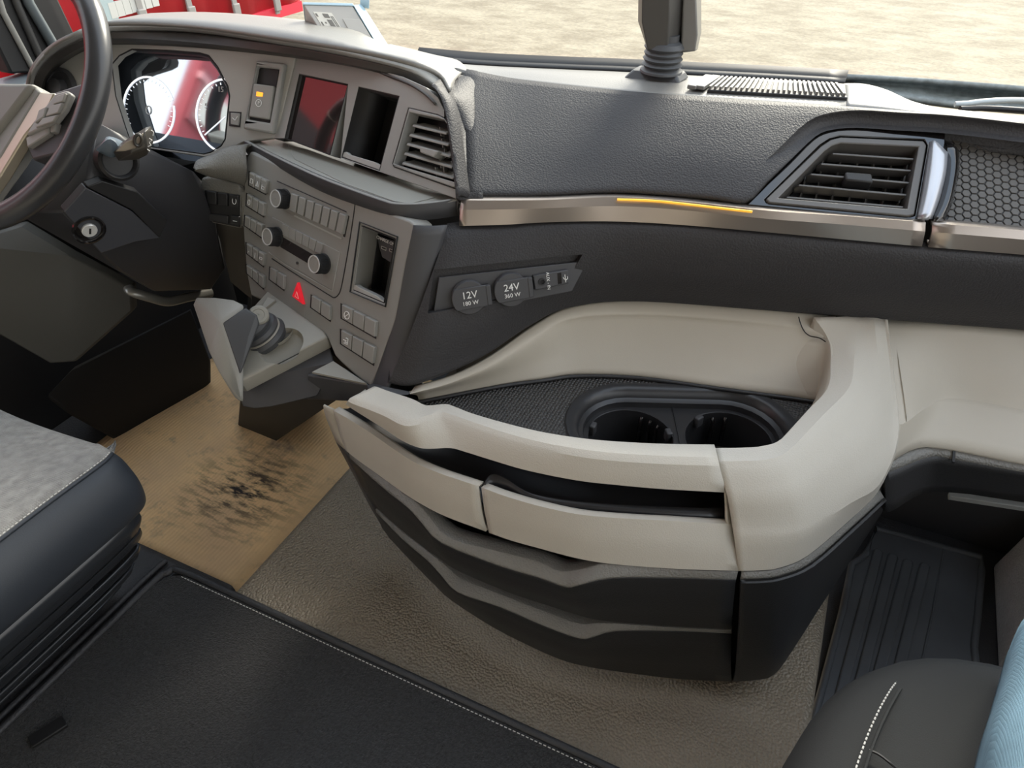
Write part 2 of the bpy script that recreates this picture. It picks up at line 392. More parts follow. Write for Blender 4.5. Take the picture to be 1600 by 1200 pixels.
# ================================================================== DASHBOARD (passenger side pads, trim, right-hand vent)
dash = thing('dashboard', 'charcoal grained padded dashboard running below the windscreen on the passenger side', 'dashboard', (0, 1.45, .69))
STRIP_T = [(722, 311), (790, 311), (860, 310), (960, 306), (1060, 312), (1200, 327), (1320, 335), (1450, 345), (1600, 358), (1720, 369)]
STRIP_B = [(718, 352), (790, 350), (860, 346), (960, 345), (1060, 350), (1200, 362), (1320, 373), (1445, 384), (1600, 397), (1720, 408)]
CREST = [(706, 112), (760, 126), (850, 138), (960, 150), (1060, 158), (1200, 168), (1320, 176), (1450, 186), (1600, 199), (1720, 211)]
crest3 = [Z(x, y, 1.03) for x, y in CREST]
crest3[0] = Z(706, 112, 1.045)
stT3 = [Z(x, y, .915) for x, y in STRIP_T]
stB3 = [Z(x, y, .875) for x, y in STRIP_B]
def extend(px, p3, k=4.0):
    q = p3[-1]+(p3[-1]-p3[-2])*k; p3.append(q)
    if px is not None: px.append(proj(q))
    return p3
extend(CREST, crest3); extend(STRIP_T, stT3); extend(STRIP_B, stB3)
def interp_curve(px, pts3, x):
    xs = [p[0] for p in px]; i = max(1, min(len(xs)-1, int(np.searchsorted(xs, x)))); t = (x-xs[i-1])/(xs[i]-xs[i-1])
    return pts3[i-1]+(pts3[i]-pts3[i-1])*t
FINE = lambda L: cr_spline([np.array(p, float) for p in L], 8)
def fine(px, p3):
    fp = FINE(px); return [tuple(p) for p in fp], cr_spline(p3, 8)
CR_px, CR_3 = fine(CREST, crest3); ST_px, ST_3 = fine(STRIP_T, stT3)
def padpt(x, y, out=0.0):
    a = interp_curve(CR_px, CR_3, x); b = interp_curve(ST_px, ST_3, x)
    lo, hi = -.3, 1.3
    for _ in range(30):
        t = (lo+hi)/2; q = a+(b-a)*t
        if proj(q)[1] < y: lo = t
        else: hi = t
    bul = .022*math.sin(math.pi*max(0, min(1, t)))
    r = nrm(CAM-q); r[2] = 0
    return q+r*(bul+out)
# bottom edge of the upper pad (rises over the vent)
BOT = [(722, 311), (790, 311), (860, 310), (960, 306), (1060, 312), (1120, 317), (1166, 322), (1200, 285), (1240, 245), (1275, 212), (1300, 202), (1340, 199), (1400, 203), (1480, 208), (1600, 222), (1720, 236)]
BOT.append((CREST[-1][0], 236+.117*(CREST[-1][0]-1720)))
rows = []
for t in (0, .08, .22, .5, .8, .93, 1.0):
    r = []
    for x, yb in BOT:
        yc = np.interp(x, [c[0] for c in CREST], [c[1] for c in CREST])
        xt = x+6*t*0
        p = padpt(x, yc+(yb-yc)*t)
        if t == 0: p = p+np.array([0, .02, .006])
        if t == 1.0: p = p+np.array([-.002, .012, 0])
        r.append(p)
    rows.append(r)
surf('upper_pad', rows, PAD, dash, su=3, sv=3, solid=.03, ang=50)
# top cover back to the windscreen
WB = [(640, 92), (740, 101), (860, 107), (960, 111), (1060, 116), (1200, 123), (1320, 130), (1450, 138), (1600, 148), (1720, 158)]
wb3 = [Z(x, y, 1.02) for x, y in WB]; extend(None, wb3)
c2 = [p+np.array([0, .018, .003]) for p in crest3]
mid = [c2[i]*.5+wb3[i]*.5+np.array([0, 0, .006]) for i in range(len(c2))]
# the cover ends right of the defroster
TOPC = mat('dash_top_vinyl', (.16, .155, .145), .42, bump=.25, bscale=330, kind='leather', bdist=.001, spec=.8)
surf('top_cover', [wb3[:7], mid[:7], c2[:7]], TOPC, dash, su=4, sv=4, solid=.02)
# sloping end of the cover on the right
e0 = [wb3[6], Z(1350, 131, 1.02), Z(1385, 140, 1.015), Z(1425, 158, 1.0), Z(1470, 172, .985), Z(1560, 182, .985), Z(1720, 196, .985)]
e1 = [c2[6], Z(1345, 172, 1.03), Z(1380, 175, 1.03), Z(1420, 178, 1.03), Z(1470, 182, 1.027), Z(1560, 190, 1.027), Z(1720, 204, 1.027)]
e1 = [p+np.array([0, .012, 0]) for p in e1]; extend(None, e0); extend(None, e1)
ENDM = mat('pale_defroster_cover', (.33, .32, .28), .5)
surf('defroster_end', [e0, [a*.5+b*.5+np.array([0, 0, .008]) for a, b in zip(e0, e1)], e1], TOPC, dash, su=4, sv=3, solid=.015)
# defroster grille: raised slats between the mount and the end piece
gq = [Z(1130, 122, 1.033), Z(1312, 133, 1.033), Z(1325, 152, 1.04), Z(1105, 140, 1.04)]
gr = plate('defroster_grille', [q for q in gq], BLK, (0, 0, -.01), dash, bevel=.002)
slat_me = None
for k in range(26):
    a = bil(gq, k/26, .04); b = bil(gq, k/26+.012, .96)
    obox('slat', (a+b)/2+np.array([0, 0, .003]), (b-a)/2, np.array([.0022, 0, 0]), (0, 0, .003), TOPC, gr)
for k, u in enumerate((-.12, -.06)):
    a = bil(gq, u, .02); b = bil(gq, u, .98)
    obox('cover_rib', (a+b)/2+np.array([0, 0, .002]), (b-a)/2, np.array([.009, 0, 0]), (0, 0, .004), TOPC, dash, bevel=.002)
# black glass edge below the windscreen
tr = surf('trim_1', [[p+np.array([0, .045, .016]) for p in wb3[:7]], [p+np.array([0, .03, .004]) for p in wb3[:7]], [p+np.array([0, -.004, .004]) for p in wb3[:7]]], BLK, None, su=4, sv=1, solid=.006); struct(tr)

# metal strips
def strip_rows(i0, i1, extra0=None, extra1=None):
    T = stT3[i0:i1]; B = stB3[i0:i1]
    if extra0: T = [extra0[0]]+T; B = [extra0[1]]+B
    if extra1: T = T+[extra1[0]]; B = B+[extra1[1]]
    out = nrm([.25, -1, 0])
    r0 = [t-out*.012 for t in T]; r1 = [t+out*.006 for t in T]
    r2 = [t*.68+b*.32+out*.010 for t, b in zip(T, B)]; r3 = [b+out*.003 for b in B]; r4 = [b-out*.014 for b in B]
    return [r0, r1, r2, r3, r4]
surf('metal_strip', strip_rows(0, 7, None, (Z(1445, 345, .915), Z(1440, 384, .875))), ALU, dash, su=6, sv=2, solid=.006, ang=20, lv=True)
surf('metal_strip', strip_rows(8, 11, (Z(1456, 346, .915), Z(1450, 385, .875)), None), ALU, dash, su=4, sv=2, solid=.006, ang=20, lv=True)
out_s = nrm([.25, -1, 0])
tube('amber_reflection', cr_spline([Z(x, y, .914)+out_s*.008 for x, y in [(965, 309), (1020, 311), (1070, 316), (1130, 323), (1175, 328)]], 4), .0022, AMB, dash, seg=6)  # glowing tube paints the yellow reflection along the strip's top ledge
# lower pad
LT = [(699, 357), (716, 354), (745, 352), (790, 350), (840, 348), (900, 347), (1000, 348), (1250, 368), (1420, 384), (1600, 399), (1720, 410)]
LB = [(602, 609, .600), (640, 613, .600), (700, 592, .61), (760, 562, .63), (830, 514, .665), (890, 486, .685), (1000, 476, .69), (1250, 494, .69), (1420, 507, .69), (1600, 520, .69), (1720, 530, .69)]
lt3 = [Z(x, y, .875) for x, y in LT]; lt3[0] = Z(699, 357, .873)
lb3 = [Z(*q) for q in LB]; extend(None, lt3); extend(None, lb3)
rows = []
for t in (0, .06, .3, .6, .86, .95, 1.0):
    r = []
    for a, b in zip(lt3, lb3):
        q = a+(b-a)*t; d = nrm(np.array([CAM[0]-q[0], CAM[1]-q[1], 0]))
        q = q+d*(.022*math.sin(math.pi*min(1, t*1.02)))
        if t == 1.0: q = q-d*.03
        if t == 0: q = q-d*.02
        r.append(q)
    rows.append(r)
lowpad = surf('lower_pad', rows, PAD, dash, su=5, sv=4, solid=.03, ang=50)
# socket recess
def lowpt(x, y):
    best = None
    for i in range(len(rows)-1):
        for j in range(len(rows[0])-1):
            for tri in ((rows[i][j], rows[i][j+1], rows[i+1][j+1]), (rows[i][j], rows[i+1][j+1], rows[i+1][j])):
                a, b, c = [np.array(proj(q)) for q in tri]
                M = np.array([b-a, c-a]).T
                try: s = np.linalg.solve(M, np.array([x, y])-a)
                except Exception: continue
                if s[0] >= -.01 and s[1] >= -.01 and s.sum() <= 1.01: return tri[0]+(tri[1]-tri[0])*s[0]+(tri[2]-tri[0])*s[1]
SOK = PL.three(lowpt(690, 440), lowpt(905, 415), lowpt(790, 475))
rec_o = [(684, 432), (922, 405), (896, 457), (672, 500)]
cut = plate('cut', SOK.L(rec_o, .05), BLK, SOK.n*.062, None); carve(lowpad, cut)
sp = plate('socket_panel', SOK.L([(686, 434), (918, 408), (894, 455), (676, 498)], -.001), FASD, SOK.n*.006, dash, bevel=.001)
xs = nrm(SOK(800, 440)-SOK(740, 450)); ys = -np.cross(xs, SOK.n); ys = ys if ys[2] > 0 else -ys
def socket(cx, cy, t1, t2):
    c = SOK(cx, cy, -.001); R0 = .032
    s = lathe('socket', c, -SOK.n, [(R0, 0), (R0, .010), (R0*.95, .013), (0.001, .0135)], FASD, sp, seg=36, cap1=False)
    # flap lid: raised band with hinge
    hw = R0*.62
    P = []
    for a in np.linspace(math.pi*.79, math.pi*1.21, 12): P.append(c+xs*math.cos(a)*R0*1.03+ys*math.sin(a)*R0*1.03*1.0)
    P += [c+xs*R0*1.02-ys*hw, c+xs*R0*1.02+ys*hw]
    plate('lid', [q-SOK.n*.016 for q in P], FASD, SOK.n*.006, s, bevel=.0012)
    obox('hinge', c+xs*R0*1.12-SOK.n*.011, xs*.0045, ys*hw*.95, SOK.n*.006, FASD, s, bevel=.0015)
    text('lettering', t1, c+ys*.006-SOK.n*.0165, xs, ys, .0185, WHITE, s)
    text('lettering', t2, c-ys*.009-SOK.n*.0165, xs, ys, .0108, WHITE, s)
socket(732, 463, '12V', '180 W'); socket(797, 451, '24V', '360 W')
aq = [(833, 431), (888, 421), (889, 443), (836, 454)]
ax_ = plate('aux_panel', SOK.L(aq, .007), FASD, SOK.n*.012, sp, bevel=.002)
lathe('aux_jack', SOK(847, 440, .007), -SOK.n, [(.007, 0), (.007, .002), (.0045, .0022), (.004, -.002)], BLK, ax_, seg=16)
plate('usb_port', SOK.L([(871, 427), (877, 426), (878, 443), (872, 444)], .0076), GLOSS, SOK.n*.004, ax_)
text('lettering', 'AUX - IN', SOK(856.5, 439, .0075), -ys, xs, .0085, WHITE, ax_)
# usb trident symbol
tb = [SOK(884, 441, .0076), SOK(882.5, 429, .0076)]
tube('usb_symbol', tb, .0008, WHITE, ax_, seg=6)
tube('usb_symbol', [SOK(884, 438, .0076), SOK(887, 435, .0076), SOK(886.5, 432, .0076)], .0008, WHITE, ax_, seg=6)
tube('usb_symbol', [SOK(883.5, 437, .0076), SOK(880.5, 435, .0076), SOK(880, 433, .0076)], .0008, WHITE, ax_, seg=6)

# right-hand vent
RV = PL.three(Z(1200, 325, .915), Z(1450, 345, .915), padpt(1340, 205)+np.array([0, .01, 0]))
sur_o = [(1168, 320), (1266, 220), (1283, 208), (1302, 200), (1337, 197), (1477, 207), (1477, 222), (1452, 344), (1440, 344), (1300, 333)]
inn = [(1198, 317), (1194, 312), (1281, 226), (1296, 216), (1313, 212), (1444, 218), (1450, 226), (1430, 337), (1421, 339)]
vent = plate('air_vent', RV.L(sur_o, .0), GLOSS, RV.n*.02, dash, holes=[RV.L(inn, 0)], bevel=.0015)
opening = [(1216, 309), (1288, 236), (1300, 227), (1314, 223), (1436, 229), (1418, 326)]
VFR = mat('vent_frame_plastic', (.085, .08, .075), .4)
inn2 = [(1201, 316), (1197, 311), (1283, 228), (1298, 218), (1314, 214), (1443, 220), (1448, 227), (1429, 335), (1420, 337)]
plate('frame', RV.L(inn2, .004), VFR, RV.n*.05, vent, holes=[RV.L(opening, .004)], bevel=.002)
plate('duct', RV.L([(1205, 316), (1285, 226), (1312, 216), (1440, 222), (1424, 332)], -.055), BLK, RV.n*.005, vent)
upv = nrm(RV(1330, 220)-RV(1320, 320)); 
for (x0, y0, x1, y1) in [(1296, 238, 1428, 247), (1278, 254, 1424, 265), (1262, 270, 1421, 284), (1243, 287, 1417, 303), (1224, 306, 1412, 322)]:
    a = RV(x0, y0, -.006); b = RV(x1, y1, -.006); d = nrm(b-a); bk = nrm(RV.n*1-upv*-.25)
    pts = [a+d*.006, b-d*.016, b, b-d*.004+bk*.028, a+bk*.034+d*.004, a+bk*.012]
    plate('slat', pts, VFR, -upv*.0045, vent, bevel=.0012)
for x0 in (1250, 1275, 1300, 1327, 1353, 1380, 1405):
    a = RV(x0+18, 226, -.042); b = RV(x0-4, 322, -.042)
    if x0 < 1285: a = RV(x0+10, 226+(1300-x0)*.9, -.042)
    obox('vane', (a+b)/2, nrm(np.cross(b-a, RV.n))*.0015, (b-a)/2, RV.n*.010, VFR, vent)
kb = [(1321, 268), (1362, 271), (1365, 285), (1322, 281)]
plate('knob', RV.L(kb, .004), BLK, RV.n*.03, vent, bevel=.003)
# silver pillar and gloss edge
PSV = [(1453, 223), (1463, 221), (1478, 236), (1475, 262), (1454, 338), (1434, 339)]
surf('silver_pillar', [[RV(1452, 222, .004), RV(1446, 262, .004), RV(1439, 305, .004), RV(1432, 341, .004)], [RV(1461, 220, .016), RV(1459, 262, .018), RV(1451, 305, .018), RV(1443, 341, .014)], [RV(1479, 236, .012), RV(1476, 268, .014), RV(1466, 308, .014), RV(1454, 342, .010)], [RV(1482, 240, -.02), RV(1480, 270, -.02), RV(1472, 308, -.02), RV(1460, 342, -.02)]], SILV, dash, su=4, sv=4, solid=.008)
surf('gloss_edge', [[RV(1476, 222, .0), RV(1477, 262, 0), RV(1468, 310, 0), RV(1456, 344, 0)], [RV(1492, 228, .008), RV(1493, 262, .01), RV(1483, 312, .008), RV(1466, 345, .004)], [RV(1499, 236, -.004), RV(1499, 266, -.004), RV(1490, 312, -.004), RV(1476, 346, -.004)]], GLOSS, dash, su=4, sv=4, solid=.01)
# honeycomb panel
HP = PL(RV.a+RV.n*.02, RV.n)
hc = plate('honeycomb_panel', [HP(1478, 200), HP(1478, 200)+(HP(1700, 222)-HP(1478, 200))*3.2, HP(1462, 350)+(HP(1700, 371)-HP(1462, 350))*3.2, HP(1462, 350)], BLK, HP.n*.01, dash)
hx = nrm(HP(1600, 300)-HP(1540, 295)); hy = nrm(np.cross(HP.n, hx)); V = []; F = []; rr = .0086
o0 = HP(1480, 345); 
for i in range(62):
    for j in range(16):
        c = o0+hx*(i*rr*1.5)+hy*((j+.5*(i % 2))*rr*1.732)*(1 if hy[2] > 0 else -1)-hx*.02
        x, y = proj(c)
        if x < 1484 or y < 206+.1*max(0, x-1480) or y > 352+.08*(x-1470): continue
        k0 = len(V)
        for q, hgt in ((.90, .0008), (.80, .0022)):
            for a in range(6): V.append(c-HP.n*hgt+(hx*math.cos(a*math.pi/3)+hy*math.sin(a*math.pi/3))*rr*q)
        for a in range(6): F.append((k0+a, k0+(a+1) % 6, k0+6+(a+1) % 6, k0+6+a))
        F.append(tuple(k0+6+a for a in range(6)))
HONEY = mat('honeycomb_cell_plastic', (.075, .068, .06), .5)
stuff(mk('honeycomb_cells', V, F, HONEY, hc, recalc=False))
# beige panel below the pad, right
kt = [Z(1378, 503, .69), Z(1392, 504, .69), Z(1480, 512, .69), Z(1600, 521, .69), Z(1720, 531, .69)]
kt = [p+np.array([-.004, .012, .0]) for p in kt]
km = [Z(1394, 650, .575)+np.array([0, .03, 0]), Z(1408, 655, .575), Z(1480, 617, .575), Z(1600, 635, .575), Z(1720, 650, .575)]
km2 = [Z(1392, 664, .565)+np.array([0, .03, 0]), Z(1407, 668, .565), Z(1478, 630, .565), Z(1600, 650, .565), Z(1720, 664, .565)]
kb_ = [Z(1374, 728, .51)+np.array([0, .03, 0]), Z(1388, 723, .51), Z(1452, 698, .515), Z(1600, 724, .515), Z(1720, 744, .515)]
for l_ in (kt, km, km2, kb_): extend(None, l_)
surf('beige_panel', [kt, [a*.5+b*.5 for a, b in zip(kt, km)], km, km2, kb_], BEIGE2, dash, su=5, sv=4, solid=.02, ang=25)
# dark ledge under the beige panel
l0 = [Z(1376, 734, .505)+np.array([0, .03, 0]), Z(1388, 723, .507), Z(1452, 699, .51), Z(1488, 703, .51), Z(1600, 723, .51), Z(1720, 744, .51)]
l1 = [Z(1378, 748, .493)+np.array([0, .03, 0]), Z(1390, 737, .495), Z(1454, 714, .498), Z(1490, 718, .498), Z(1600, 738, .498), Z(1720, 759, .498)]
l2 = [Z(1374, 806, .40)+np.array([0, .03, 0]), Z(1390, 800, .40), Z(1440, 772, .40), Z(1490, 770, .40), Z(1600, 782, .40), Z(1720, 795, .40)]
for l_ in (l0, l1, l2): extend(None, l_)
surf('ledge_lip', [[p+np.array([0, .02, 0]) for p in l0], l0, l1], LIP, dash, su=4, sv=2, solid=.01)
surf('ledge_underside', [l1, [a*.5+b*.5 for a, b in zip(l1, l2)], l2], DRW, dash, su=4, sv=2, solid=.01)
plate('ledge_gap', [Z(1489, 704, .512), Z(1493, 705, .512), Z(1492, 722, .50), Z(1488, 721, .50)], BLK, (0, .0, -.004), dash)
obox('grey_bracket', (Z(1482, 774, .36)+Z(1640, 798, .36))/2, (Z(1640, 798, .36)-Z(1482, 774, .36))/2, (0, .008, 0), (0, 0, .006), FAS, dash, bevel=.002)
# ================================================================== STORAGE CONSOLE: beige tray, cup holders, drawers
sc = thing('storage_console', 'beige storage console with two cup holders, open slot and two black drawers below', 'storage console', (-.3, 1.0, 0))
def zz(L): return [Z(*q) for q in L]
# rim along the front of the tray
r_in = zz([(584, 608, .610), (606, 616, .607), (642, 628, .607), (660, 637, .605), (672, 638.5, .605), (696, 636.5, .607), (708, 640, .608), (735, 650.5, .61), (780, 664, .612), (840, 679, .615), (900, 689, .615), (960, 695, .615), (1040, 699, .615), (1116, 700, .615)])
r_cr = zz([(546, 625, .608), (561, 632, .605), (600, 646, .605), (630, 661, .605), (648, 661, .605), (666, 655, .606), (684, 649.5, .606), (702, 652, .608), (780, 679, .610), (840, 695.5, .612), (900, 707.5, .614), (960, 715, .614), (1040, 720, .614), (1121, 722.5, .614)])
r_bt = zz([(543, 628, .592), (553, 635, .585), (600, 664, .575), (630, 683.5, .572), (654, 694, .572), (672, 696.5, .572), (705, 695.5, .575), (729, 701.5, .575), (768, 713.5, .575), (825, 730, .575), (900, 745, .575), (960, 752, .575), (1040, 759, .575), (1133, 764, .575)])
r_in0 = [p+np.array([0, .004, -.06]) for p in r_in]
r_bb = [p+np.array([.005, .05, -.004]) for p in r_bt]
r_cr2 = [a*.85+b*.15+np.array([0, 0, .001]) for a, b in zip(r_cr, r_bt)]
r_cr0 = [a*.8+b*.2+np.array([0, 0, .0005]) for a, b in zip(r_cr, r_in)]
surf('tray_rim', [r_in0, r_in, r_cr0, r_cr2, r_bt, r_bb], BEIGE, sc, su=4, sv=3, lv=True, solid=.006, ang=28, bevel=0)
# corner panel on the right, sweeping up to the pad
A = zz([(1117, 700, .615), (1160, 699.5, .615), (1193, 696.5, .615), (1222, 685, .615), (1262, 641, .622), (1293, 607, .632), (1298, 570, .645), (1294, 530, .668), (1272, 496, .700)])
B = zz([(1122, 723, .614), (1165, 722.5, .614), (1200, 720, .614), (1233, 706, .616), (1290, 648, .628), (1330, 606, .640), (1338, 570, .655), (1339, 530, .676), (1338, 494, .702)])
C = zz([(1146, 826, .514), (1195, 828, .514), (1236, 825, .514), (1266, 816, .515), (1330, 778, .518), (1374, 752, .52), (1402, 680, .56), (1396, 590, .625), (1385, 498, .702)])
D = zz([(1154, 892, .44), (1190, 891, .44), (1218, 887, .44), (1262, 868, .44), (1328, 812, .445), (1372, 768, .45), (1404, 690, .55), (1398, 592, .62), (1387, 499, .701)])
A0 = [p+np.array([-.004, 0, -.05]) for p in A]
B1 = [a*.9+b*.1 for a, b in zip(B, A)]; B2 = [a*.9+b*.1+np.array([.002, -.002, 0]) for a, b in zip(B, C)]
C1 = [a*.93+b*.07 for a, b in zip(C, B)]; C2 = [a*.85+b*.15+np.array([.001, -.003, 0]) for a, b in zip(C, D)]
D0 = [p+np.array([-.01, .03, -.002]) for p in D]
MIDBC = [a*.5+b*.5+np.array([.004, -.006, .004]) for a, b in zip(B, C)]
surf('corner_panel', [A0, A, B1, B2, MIDBC, C1, C2, D, D0], BEIGE, sc, su=4, sv=3, lv=True, solid=.006, ang=24)
# slot end cheek on the left side of the corner panel
ckf = [Z(1128, 742, .592), Z(1134, 764, .574), Z(1136, 792, .545), Z(1137, 815, .519), Z(1146, 827, .498)]
surf('slot_cheek', [ckf, [p+np.array([.006, .06, 0]) for p in ckf]], BEIGE2, sc, su=3, sv=1, solid=.004)
# back wall of the tray
w0 = [p for p in zz([(640, 612, .607), (700, 594, .615), (760, 563, .635), (830, 514, .668), (890, 485, .688), (1000, 474, .695), (1120, 483, .695), (1250, 494, .695), (1305, 500, .692)])]
w0 = [p+np.array([0, .02, .0]) for p in w0]
w1 = zz([(641, 614, .604), (702, 597, .61), (764, 568, .628), (836, 522, .658), (893, 495, .675), (1000, 488, .678), (1120, 496, .678), (1250, 508, .678), (1292, 522, .672)])
w2 = zz([(642, 616, .60), (705, 600, .605), (770, 574, .62), (842, 532, .645), (898, 505, .660), (1000, 500, .662), (1120, 508, .662), (1245, 522, .662), (1284, 534, .658)])
w3 = zz([(655, 628, .562), (715, 616, .562), (790, 602, .562), (850, 594, .562), (905, 587, .562), (1000, 590, .562), (1120, 606, .562), (1240, 622, .562), (1290, 630, .562)])
wm = [a*.5+b*.5+np.array([0, .008, 0]) for a, b in zip(w2, w3)]
surf('back_wall', [w0, w1, w2, wm, w3], BEIGE2, sc, su=4, sv=4, solid=.006, ang=35)
# inner right wall
iw_t = [Z(1226, 519, .6625)+np.array([0, .014, 0]), Z(1272, 526, .663), A[7], A[6], A[5], A[4], A[3]]
iw_b = [Z(1226, 619.5, .562)+np.array([0, .014, 0]), Z(1260, 625, .561), Z(1275, 629, .56), Z(1264, 645, .56), Z(1242, 668, .56), Z(1214, 700, .56), Z(1192, 716, .56)]
surf('inner_wall', [iw_t, [a*.5+b*.5 for a, b in zip(iw_t, iw_b)], iw_b], BEIGE2, sc, su=4, sv=3, solid=.005)
# seam near the top right of the back wall
tube('seam', cr_spline([p+nrm(CAM-p)*.008 for p in [Z(1248, 495, .692), Z(1251, 506, .679), Z(1257, 518, .667), Z(1266, 525, .662), Z(1280, 528, .662), Z(1290, 534, .660)]], 3), .0011, BLK, sc, seg=6)
# tray floor with the cup holder cut-out
cL = Z(988, 664, .56); cR = Z(1143, 668, .56); axc = nrm(cR-cL); pec = np.array([-axc[1], axc[0], 0])
def stadium(r, z, n=14):
    P = []
    for k in range(n+1): a = -math.pi/2+math.pi*k/n; P.append(cR+axc*math.cos(a)*r+pec*math.sin(a)*r)
    for k in range(n+1): a = math.pi/2+math.pi*k/n; P.append(cL+axc*math.cos(a)*r+pec*math.sin(a)*r)
    return [np.array([p[0], p[1], z]) for p in P]
flo = [p*1 for p in w3]+[Z(1300, 640, .56), Z(1275, 672, .56), Z(1240, 706, .56), Z(1195, 726, .56), Z(1118, 726, .56), Z(1000, 722, .56), Z(900, 714, .56), Z(780, 688, .56), Z(700, 660, .56), Z(660, 645, .56)]
flo = [np.array([p[0], p[1], .56]) for p in flo]
tf = plate('tray_floor', flo, TRAYM, (0, 0, -.006), sc, holes=[stadium(.112, .56)])
tube('tray_edge', cr_spline([p+np.array([0, -.006, .003]) for p in w3], 4), .004, CUPM, tf, seg=8)
# bare plastic right of the cups
flr = [np.array([p[0], p[1], .5612]) for p in [Z(1100, 604, .56), Z(1180, 615, .56), Z(1262, 626, .56), Z(1270, 630, .56), Z(1225, 690, .56), Z(1200, 700, .56)]]
# cup holder insert
cup = thing('cup_holder', '', '', (0, 0, 0)); del cup['label']; del cup['category']; setp(cup, sc)
# bowl of stadium rings
rings = [(.128, .5605), (.125, .5635), (.112, .5635), (.104, .557), (.100, .545), (.097, .5435), (.092, .540), (.0905, .520)]
V = []; F = []; n = len(stadium(.1, 0))
for r, z in rings: V += stadium(r, z)
for j in range(len(rings)-1):
    for k in range(n): F.append((j*n+k, j*n+(k+1) % n, (j+1)*n+(k+1) % n, (j+1)*n+k))
mk('bezel', V, F, CUPM, cup, ang=40)
# deck with two round holes
def circ(c, r, z, n=32): return [np.array([c[0]+r*math.cos(2*math.pi*k/n), c[1]+r*math.sin(2*math.pi*k/n), z]) for k in range(n)]
plate('deck', stadium(.0925, .528), CUPM, (0, 0, -.004), cup, holes=[circ(cL, .081, .528), circ(cR, .081, .528)])
obox('divider', (cL+cR)/2*np.array([1, 1, 0])+np.array([0, 0, .529]), axc*.0015, pec*.09, (0, 0, .0015), BLK, cup)
for c in (cL, cR):
    c0 = np.array([c[0], c[1], .528])
    lathe('cup', c0, (0, 0, -1), [(.083, -.0005), (.081, .001), (.079, .04), (.076, .085), (.07, .09), (.055, .0905), (.05, .093), (.001, .093)], CUPM, cup, seg=40, cap0=False, cap1=False)
for c, angs in ((cL, (60, 75, 90)), (cR, (105, 125))):
    for a in angs:
        a = math.radians(a); p = np.array([c[0], c[1], .0])+np.array([math.cos(a), math.sin(a), 0])*.075
        tube('grip_finger', [p+np.array([0, 0, .52]), p*1+np.array([-math.cos(a)*.006, -math.sin(a)*.006, .515]), p+np.array([-math.cos(a)*.004, -math.sin(a)*.004, .46])], .0045, GLOSS, cup, seg=8)
for c, a in ((cL, 180), (cL, 35), (cR, 0), (cR, 150), (cL, 300), (cR, 230)):
    a = math.radians(a); d = np.array([math.cos(a), math.sin(a), 0]); p = np.array([c[0], c[1], .522])+d*.076
    obox('clip', p, d*.006, np.array([-d[1], d[0], 0])*.009, (0, 0, .012), FASD, cup, bevel=.003)

# open slot: inner tray
def band(name, top, bot, m, thick=.006, lip=None, su=4, parent=sc, ang=28, back=.03, lipm=None):
    b0 = [p+np.array([.004, back, 0]) for p in top]
    b2 = [p+np.array([.004, back, 0]) for p in bot]
    return surf(name, [b0, top, [a*.5+b*.5+np.array([0, -.003, 0]) for a, b in zip(top, bot)], bot, b2], m, parent, su=su, sv=3, lv=True, solid=thick, ang=ang)
dlt = zz([(521, 641, .545), (555, 661, .54), (585, 680.5, .535), (615, 701.5, .535), (648, 722.5, .533), (690, 740.5, .53), (747, 759.4, .53)])
dlb = zz([(540, 704, .44), (562, 721, .44), (590, 741, .44), (620, 763, .44), (652, 784, .44), (694, 806, .44), (759, 830.5, .44)])
drt = zz([(752, 761.5, .53), (790, 775.5, .53), (840, 790, .53), (900, 803, .528), (960, 809, .526), (1050, 814, .522), (1150, 820, .512)])
drb = zz([(764, 832.5, .44), (800, 845, .44), (845, 857.5, .44), (900, 872, .44), (955, 881, .44), (1060, 889, .44), (1160, 892, .44)])
band('slot_flap', dlt, dlb, BEIGE, back=.014, thick=.006)
band('slot_flap', drt, drb, BEIGE, back=.014, thick=.006)
# dark trays seen in the slot
t0 = [p+np.array([.004, .012, -.004]) for p in dlt+drt]; t1 = [p+np.array([.012, .05, -.022]) for p in dlt+drt]; t2 = [p+np.array([.02, .16, -.03]) for p in dlt+drt]
surf('slot_tray', [t0, t1, t2], CUPM, sc, su=3, sv=3, solid=.004)
p0 = Z(752, 757, .535)
surf('slot_divider', [[Z(757, 757, .532), Z(768, 741, .54), Z(790, 748, .54), Z(815, 765, .535), Z(850, 776, .53), Z(930, 786, .528), Z(1050, 792, .525), Z(1130, 794, .522)], [Z(760, 762, .525), Z(772, 762, .52), Z(795, 772, .515), Z(818, 783, .515), Z(850, 794, .515), Z(930, 802, .515), Z(1050, 811, .512), Z(1130, 814, .508)]], CUPM, sc, su=3, sv=2, solid=.003)
t3 = [p+np.array([.02, .16, .012]) for p in dlt+drt]
surf('slot_back', [t2, t3], BLK, sc, su=2, sv=1, solid=.004)
# carcass behind drawers
def inset(L, d): return [p+np.array([.0, d, 0]) for p in L]
cb = zz([(545, 700, .445), (600, 745, .445), (660, 785, .445), (760, 828, .445), (900, 868, .445), (1050, 886, .445), (1150, 888, .445), (1230, 866, .445), (1330, 798, .445), (1370, 764, .445)])
cbb = zz([(609, 841, .07), (648, 883, .07), (696, 931, .07), (780, 985, .07), (869, 1024, .07), (1010, 1048, .07), (1143, 1058, .07), (1215, 1040, .07), (1300, 905, .07), (1345, 850, .07)])
surf('carcass', [inset(cb, .05), inset([a*.5+b*.5 for a, b in zip(cb, cbb)], .045), inset(cbb, .03)], BLK, sc, su=3, sv=3, solid=.006)
